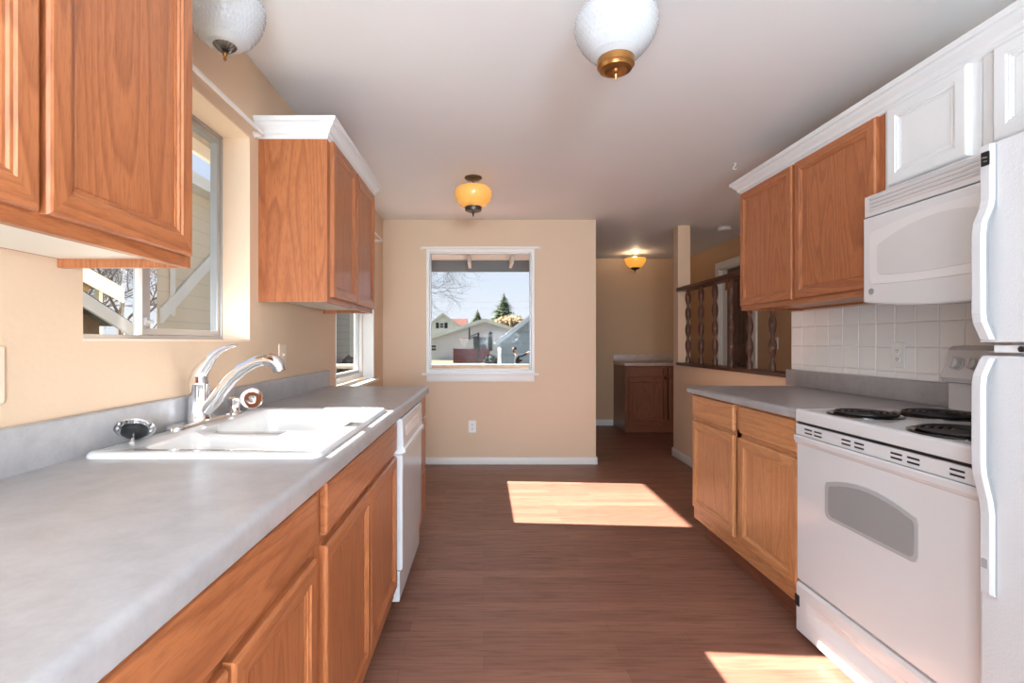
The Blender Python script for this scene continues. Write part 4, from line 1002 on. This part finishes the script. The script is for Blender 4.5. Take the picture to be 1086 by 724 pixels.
def bare_tree(label, base_, h, seed, lean=(0, 0), levels=5, r0=.14, spread=.62, n_kids=3):
    rnd = random.Random(seed); t = thing('bare_tree', label, 'tree', base_); mt = MB(); mbr = MB()
    def grow(mb, p, d_, l, r, lev):
        pts = [p]; k = 4; dd = d_.copy()
        for i in range(k):
            dd = (dd+Vector((rnd.gauss(0, .12), rnd.gauss(0, .12), rnd.gauss(0, .08)+.03))).normalized(); pts.append(pts[-1]+dd*l/k)
        mb.tube(pts, [r*(1-.45*i/k) for i in range(k+1)], 8 if lev == 0 else (5 if lev < 3 else 3))
        if lev >= levels: return
        for j in range(n_kids+(1 if lev > 0 else 0)):
            f = .35+.65*(j+rnd.random())/(n_kids+1); i = min(k-1, int(f*k)); q = pts[i].lerp(pts[i+1], f*k-i)
            ax = Vector((rnd.gauss(0, 1), rnd.gauss(0, 1), rnd.gauss(0, .5))).normalized(); nd = (dd+ax*spread*1.25).normalized()
            grow(mbr, q, nd, l*(.62+.2*rnd.random()), r*(.5 if lev else .42), lev+1)
    grow(mt, Vector(base_), Vector((lean[0], lean[1], 1)).normalized(), h*.42, r0, 0)
    mt.build('trunk', BARK, t); mbr.build('branches', base('twig_bark', lin(96, 84, 78), .8), t)
bare_tree('bare tree whose branches reach in from the left of the picture window', (-7.2, 31, GZ), 14.5, 11, (.12, 0), 6, .24, .75, 4)
bare_tree('bare tree seen beyond the sink window', (-17.2, 23.3, GZ), 9.5, 23, (0, 0), 5, .17, .7, 4)
bare_tree('second bare tree farther behind the sink window', (-27, 32, GZ), 11, 31, (0, 0), 5, .2, .7, 4)
# power lines
t = thing('power_line', 'thin overhead power lines crossing the sky', 'power line', (0, 70, GZ))
for x in (-14, 14):
    mb = MB(); mb.tube([(x, 70, GZ), (x, 70, 8)], [.16, .11], 10); mb.box(x-.06, x+.06, 69.2, 70.8, 7.1, 7.25); mb.build('utility_pole', BARK, t)
for dz_ in (0, .9):
    mb = MB(); mb.tube([(-14+28*k/12, 70, 6.3+dz_-.4*(1-((k-6)/6)**2)) for k in range(13)], .014, 5); mb.build('wire', base('wire', lin(140, 140, 145), .6), t)
# person by the garage
def skin_mesh(name, verts, edges, radii, mat, parent, sub=2):
    me = bpy.data.meshes.new(name); off = parent.location if parent else Vector((0, 0, 0))
    while parent and False: pass
    p = parent; o3 = Vector((0, 0, 0))
    while p is not None: o3 += p.location; p = p.parent
    me.from_pydata([tuple(Vector(v)-o3) for v in verts], edges, []); me.materials.append(mat)
    o = bpy.data.objects.new(name, me); C.objects.link(o); o.parent = parent
    md = o.modifiers.new('skin', 'SKIN'); me.skin_vertices.new() if not me.skin_vertices else None
    for i, r in enumerate(radii): me.skin_vertices[0].data[i].radius = r if isinstance(r, tuple) else (r, r); me.skin_vertices[0].data[i].use_root = (i == 0)
    s = o.modifiers.new('sub', 'SUBSURF'); s.levels = sub; s.render_levels = sub
    return o
def person():
    d = 22.0; gx = 1.46; S = 1.0
    t = thing('person', 'person in a dark jacket reaching one arm up beside the grey garage', 'person', (gx, d, GZ))
    V_ = lambda x, y, z: (gx+x, d+y, GZ+z)
    vs_ = [V_(0, 0, .90), V_(.01, 0, 1.10), V_(.02, 0, 1.30), V_(-.01, 0, 1.40), V_(-.045, 0, 1.47), V_(-.075, 0, 1.55), V_(-.08, 0, 1.66),
           V_(.02, -.18, 1.36), V_(.26, -.22, 1.40), V_(.48, -.2, 1.52), V_(.58, -.2, 1.57),
           V_(.02, .18, 1.36), V_(.12, .20, 1.12), V_(.28, .10, 1.18), V_(.35, .06, 1.21),
           V_(0, -.10, .82), V_(.02, -.11, .46), V_(-.02, -.11, .08), V_(.10, -.12, .03),
           V_(0, .10, .82), V_(.0, .11, .46), V_(-.05, .11, .08), V_(.07, .12, .03)]
    ed = [(0, 1), (1, 2), (2, 3), (3, 4), (4, 5), (5, 6), (2, 7), (7, 8), (8, 9), (9, 10), (2, 11), (11, 12), (12, 13), (13, 14), (0, 15), (15, 16), (16, 17), (17, 18), (0, 19), (19, 20), (20, 21), (21, 22)]
    ra = [(.14, .12), (.13, .11), (.15, .12), .075, .055, .085, .075, .065, .047, .037, .03, .065, .047, .037, .03, .085, .06, .042, .035, .085, .06, .042, .035]
    body = skin_mesh('body', vs_, ed, ra, SKIN, t)
    # fingers as short chains rooted in the palms, joined to the same kind of skin surface
    for (hx, hy, hz), dv in (((.58, -.2, 1.57), Vector((.85, 0, .5))), ((.35, .06, 1.21), Vector((.95, -.2, .2)))):
        dv = dv.normalized(); sd_ = Vector((0, 1, 0)); fv = [V_(hx, hy, hz)]; fe = []; fr_ = [.022]
        for k, l in zip((-1.5, -.5, .5, 1.5), (.07, .08, .076, .06)):
            i = len(fv); b0 = Vector((hx, hy, hz))+dv*.045+sd_*k*.019
            fv += [V_(*b0), V_(*(b0+dv*l*.55)), V_(*(b0+dv*l+Vector((.0, 0, -.012))))]; fe += [(0, i), (i, i+1), (i+1, i+2)]; fr_ += [.01, .009, .007]
        i = len(fv); b0 = Vector((hx, hy, hz))-sd_*.03+dv*.01; fv += [V_(*b0), V_(*(b0-sd_*.025+dv*.035))]; fe += [(0, i), (i, i+1)]; fr_ += [.011, .008]
        skin_mesh('hand', fv, fe, fr_, SKIN, t, 1)
    jv = [vs_[0], vs_[1], vs_[2], V_(-.005, 0, 1.40), vs_[7], vs_[8], V_(.45, -.2, 1.505), vs_[11], vs_[12], V_(.27, .105, 1.175)]
    skin_mesh('jacket', jv, [(0, 1), (1, 2), (2, 3), (2, 4), (4, 5), (5, 6), (2, 7), (7, 8), (8, 9)], [(.165, .145), (.155, .13), (.175, .14), .085, .085, .062, .05, .085, .062, .05], JACKET, t)
    skin_mesh('trousers', [vs_[0], vs_[15], vs_[16], V_(-.02, -.11, .10), vs_[19], vs_[20], V_(-.05, .11, .10)], [(0, 1), (1, 2), (2, 3), (0, 4), (4, 5), (5, 6)], [(.15, .13), .105, .08, .065, .105, .08, .065], JEANS, t)
    mb = MB(); c = V_(-.092, 0, 1.645); rows = []
    for i in range(9):
        a = math.pi*.5-math.pi*.78*i/8; rows.append([(c[0]-.012+math.cos(a)*.108*math.cos(2*math.pi*k/18), c[1]+math.cos(a)*.098*math.sin(2*math.pi*k/18), c[2]+.02+math.sin(a)*.118 + (.05*math.cos(2*math.pi*k/18) if i > 4 else 0)) for k in range(18)])
    mb.loft(rows); mb.build('hair', HAIR, t)
    mb = MB(); f0 = V_(.012, 0, 1.60)
    mb.lathe((f0[0]-.02, f0[1], f0[2]), [(.018, 0), (.012, .02), (.004, .032)], (1, 0, .25), 10); mb.build('nose', SKIN, t)
    for s in (-1, 1):
        mb = MB(); mb.lathe(V_(-.008, s*.034, 1.635), [(.011, 0), (.010, .006), (.003, .010)], (1, s*.25, .2), 10); mb.build('eye', BLACK, t)
        mb = MB(); mb.lathe(V_(-.085, s*.078, 1.615), [(.022, 0), (.03, .012), (.018, .02)], (0, s, 0), 12); mb.build('ear', SKIN, t)
    mb = MB(); mb.lathe(V_(-.004, 0, 1.562), [(.018, 0), (.016, .006), (.004, .009)], (1, 0, .1), 10); mb.build('mouth', base('lips', lin(150, 92, 84), .5), t)
person()
# buildings seen through the side windows
t = thing('neighbour_house', 'tall tan sided house beyond the two side windows', 'house', (-6.1, 14, GZ))
FP = [(-5, 7.6), (-5, 22), (-9, 22), (-9, 14.5)]
mb = MB(); mb.loft([[(x, y, z) for x, y in FP] for z in (GZ, 3.75)], smooth=False); mb.build('wall', TANS, t)
mb = MB(); mb.box(-5, -4.86, 16.4, 18.02, GZ, 3.7); mb.build('bay_wall', TAUPE, t)
mb = MB(); mb.loft([[(x, y, z) for x, y in ((-4.7, 7.3), (-4.7, 22.3), (-9.2, 22.3), (-9.2, 14.4))] for z in (3.75, 3.95)], smooth=False); mb.build('eave_board', XTRIM, t)
mb = MB(); mb.loft([[(x, y, z) for y, z in ((7.65, 1.46), (7.65, 1.70), (10.1, 3.60), (10.1, 3.36))] for x in (-4.99, -4.95)], smooth=False); mb.build('reflection_board', XTRIM, t)  # pale board added to imitate a diagonal reflection in the sink window
mb = MB(); mb.box(-4.99, -4.96, 7.9, 8.0, 1.6, 3.1); mb.build('corner_board', XTRIM, t)
leafy('shrub', 'dark brown shrub by the tan house, seen through the corner window', 'shrub', (-4.45, 16.6, GZ+.75), (.33, .8, .75), 600, .12, base('brown_leaf', lin(86, 74, 62), .8), 9, .04)
def shed(label, X, yr, zr, sl, y1, depth, board, wallm, thick):
    t = thing('garden_shed', label, 'shed', (X-depth/2, yr, GZ))
    y0 = yr-(y1-yr); ze = zr-sl*(y1-yr)
    if wallm: mb = MB(); mb.loft([[(x, y0+.3, GZ), (x, y1-.3, GZ), (x, y1-.3, ze+.04), (x, yr, zr-.1), (x, y0+.3, ze+.04)] for x in (X-depth, X-.25)], smooth=False); mb.build('wall', wallm, t)
    for s, ya in ((-1, y0), (1, y1)):
        mb = MB(); mb.loft([[(x, yr, zr), (x, ya, ze), (x, ya, ze+.06), (x, yr, zr+.06)] for x in (X-depth-.2, X)], smooth=False); r = mb.build('roof_slope', ROOFG, t)
        mb = MB(); mb.loft([[(x, yr, zr-thick), (x, ya, ze-thick), (x, ya, ze+.02), (x, yr, zr+.02)] for x in (X-.0, X+.04)], smooth=False); mb.build('rake_board', board, r)
    return t
s = shed('brown shed with a pale sloping roof edge, seen low through the sink window', -5.2, 4.6, 2.57, .42, 7.35, 2.4, XTRIM, XDARK, .17)
for k in range(5):
    y = 5.0+k*.5; mb = MB(); mb.box(-5.44, -5.36, y-.04, y+.04, GZ, 2.2-.42*(y-4.6)); mb.build('stud', XDARK, s)
s = shed('pale carport roof edge higher and farther behind the brown shed', -8.0, 8.0, 3.25, .30, 11.0, 1.8, XTRIM, None, .30); s['category'] = 'carport'
for y in (5.2, 10.9):
    mb = MB(); mb.box(-8.5, -8.4, y-.05, y+.05, GZ, 3.25-.3*abs(y-8)-.05); mb.build('post', XTRIM, s)
mb = MB(); mb.box(-8.25, -8.05, 6.0, 10.15, 2.2, 2.36); mb.build('tie_beam', XDARK, s)
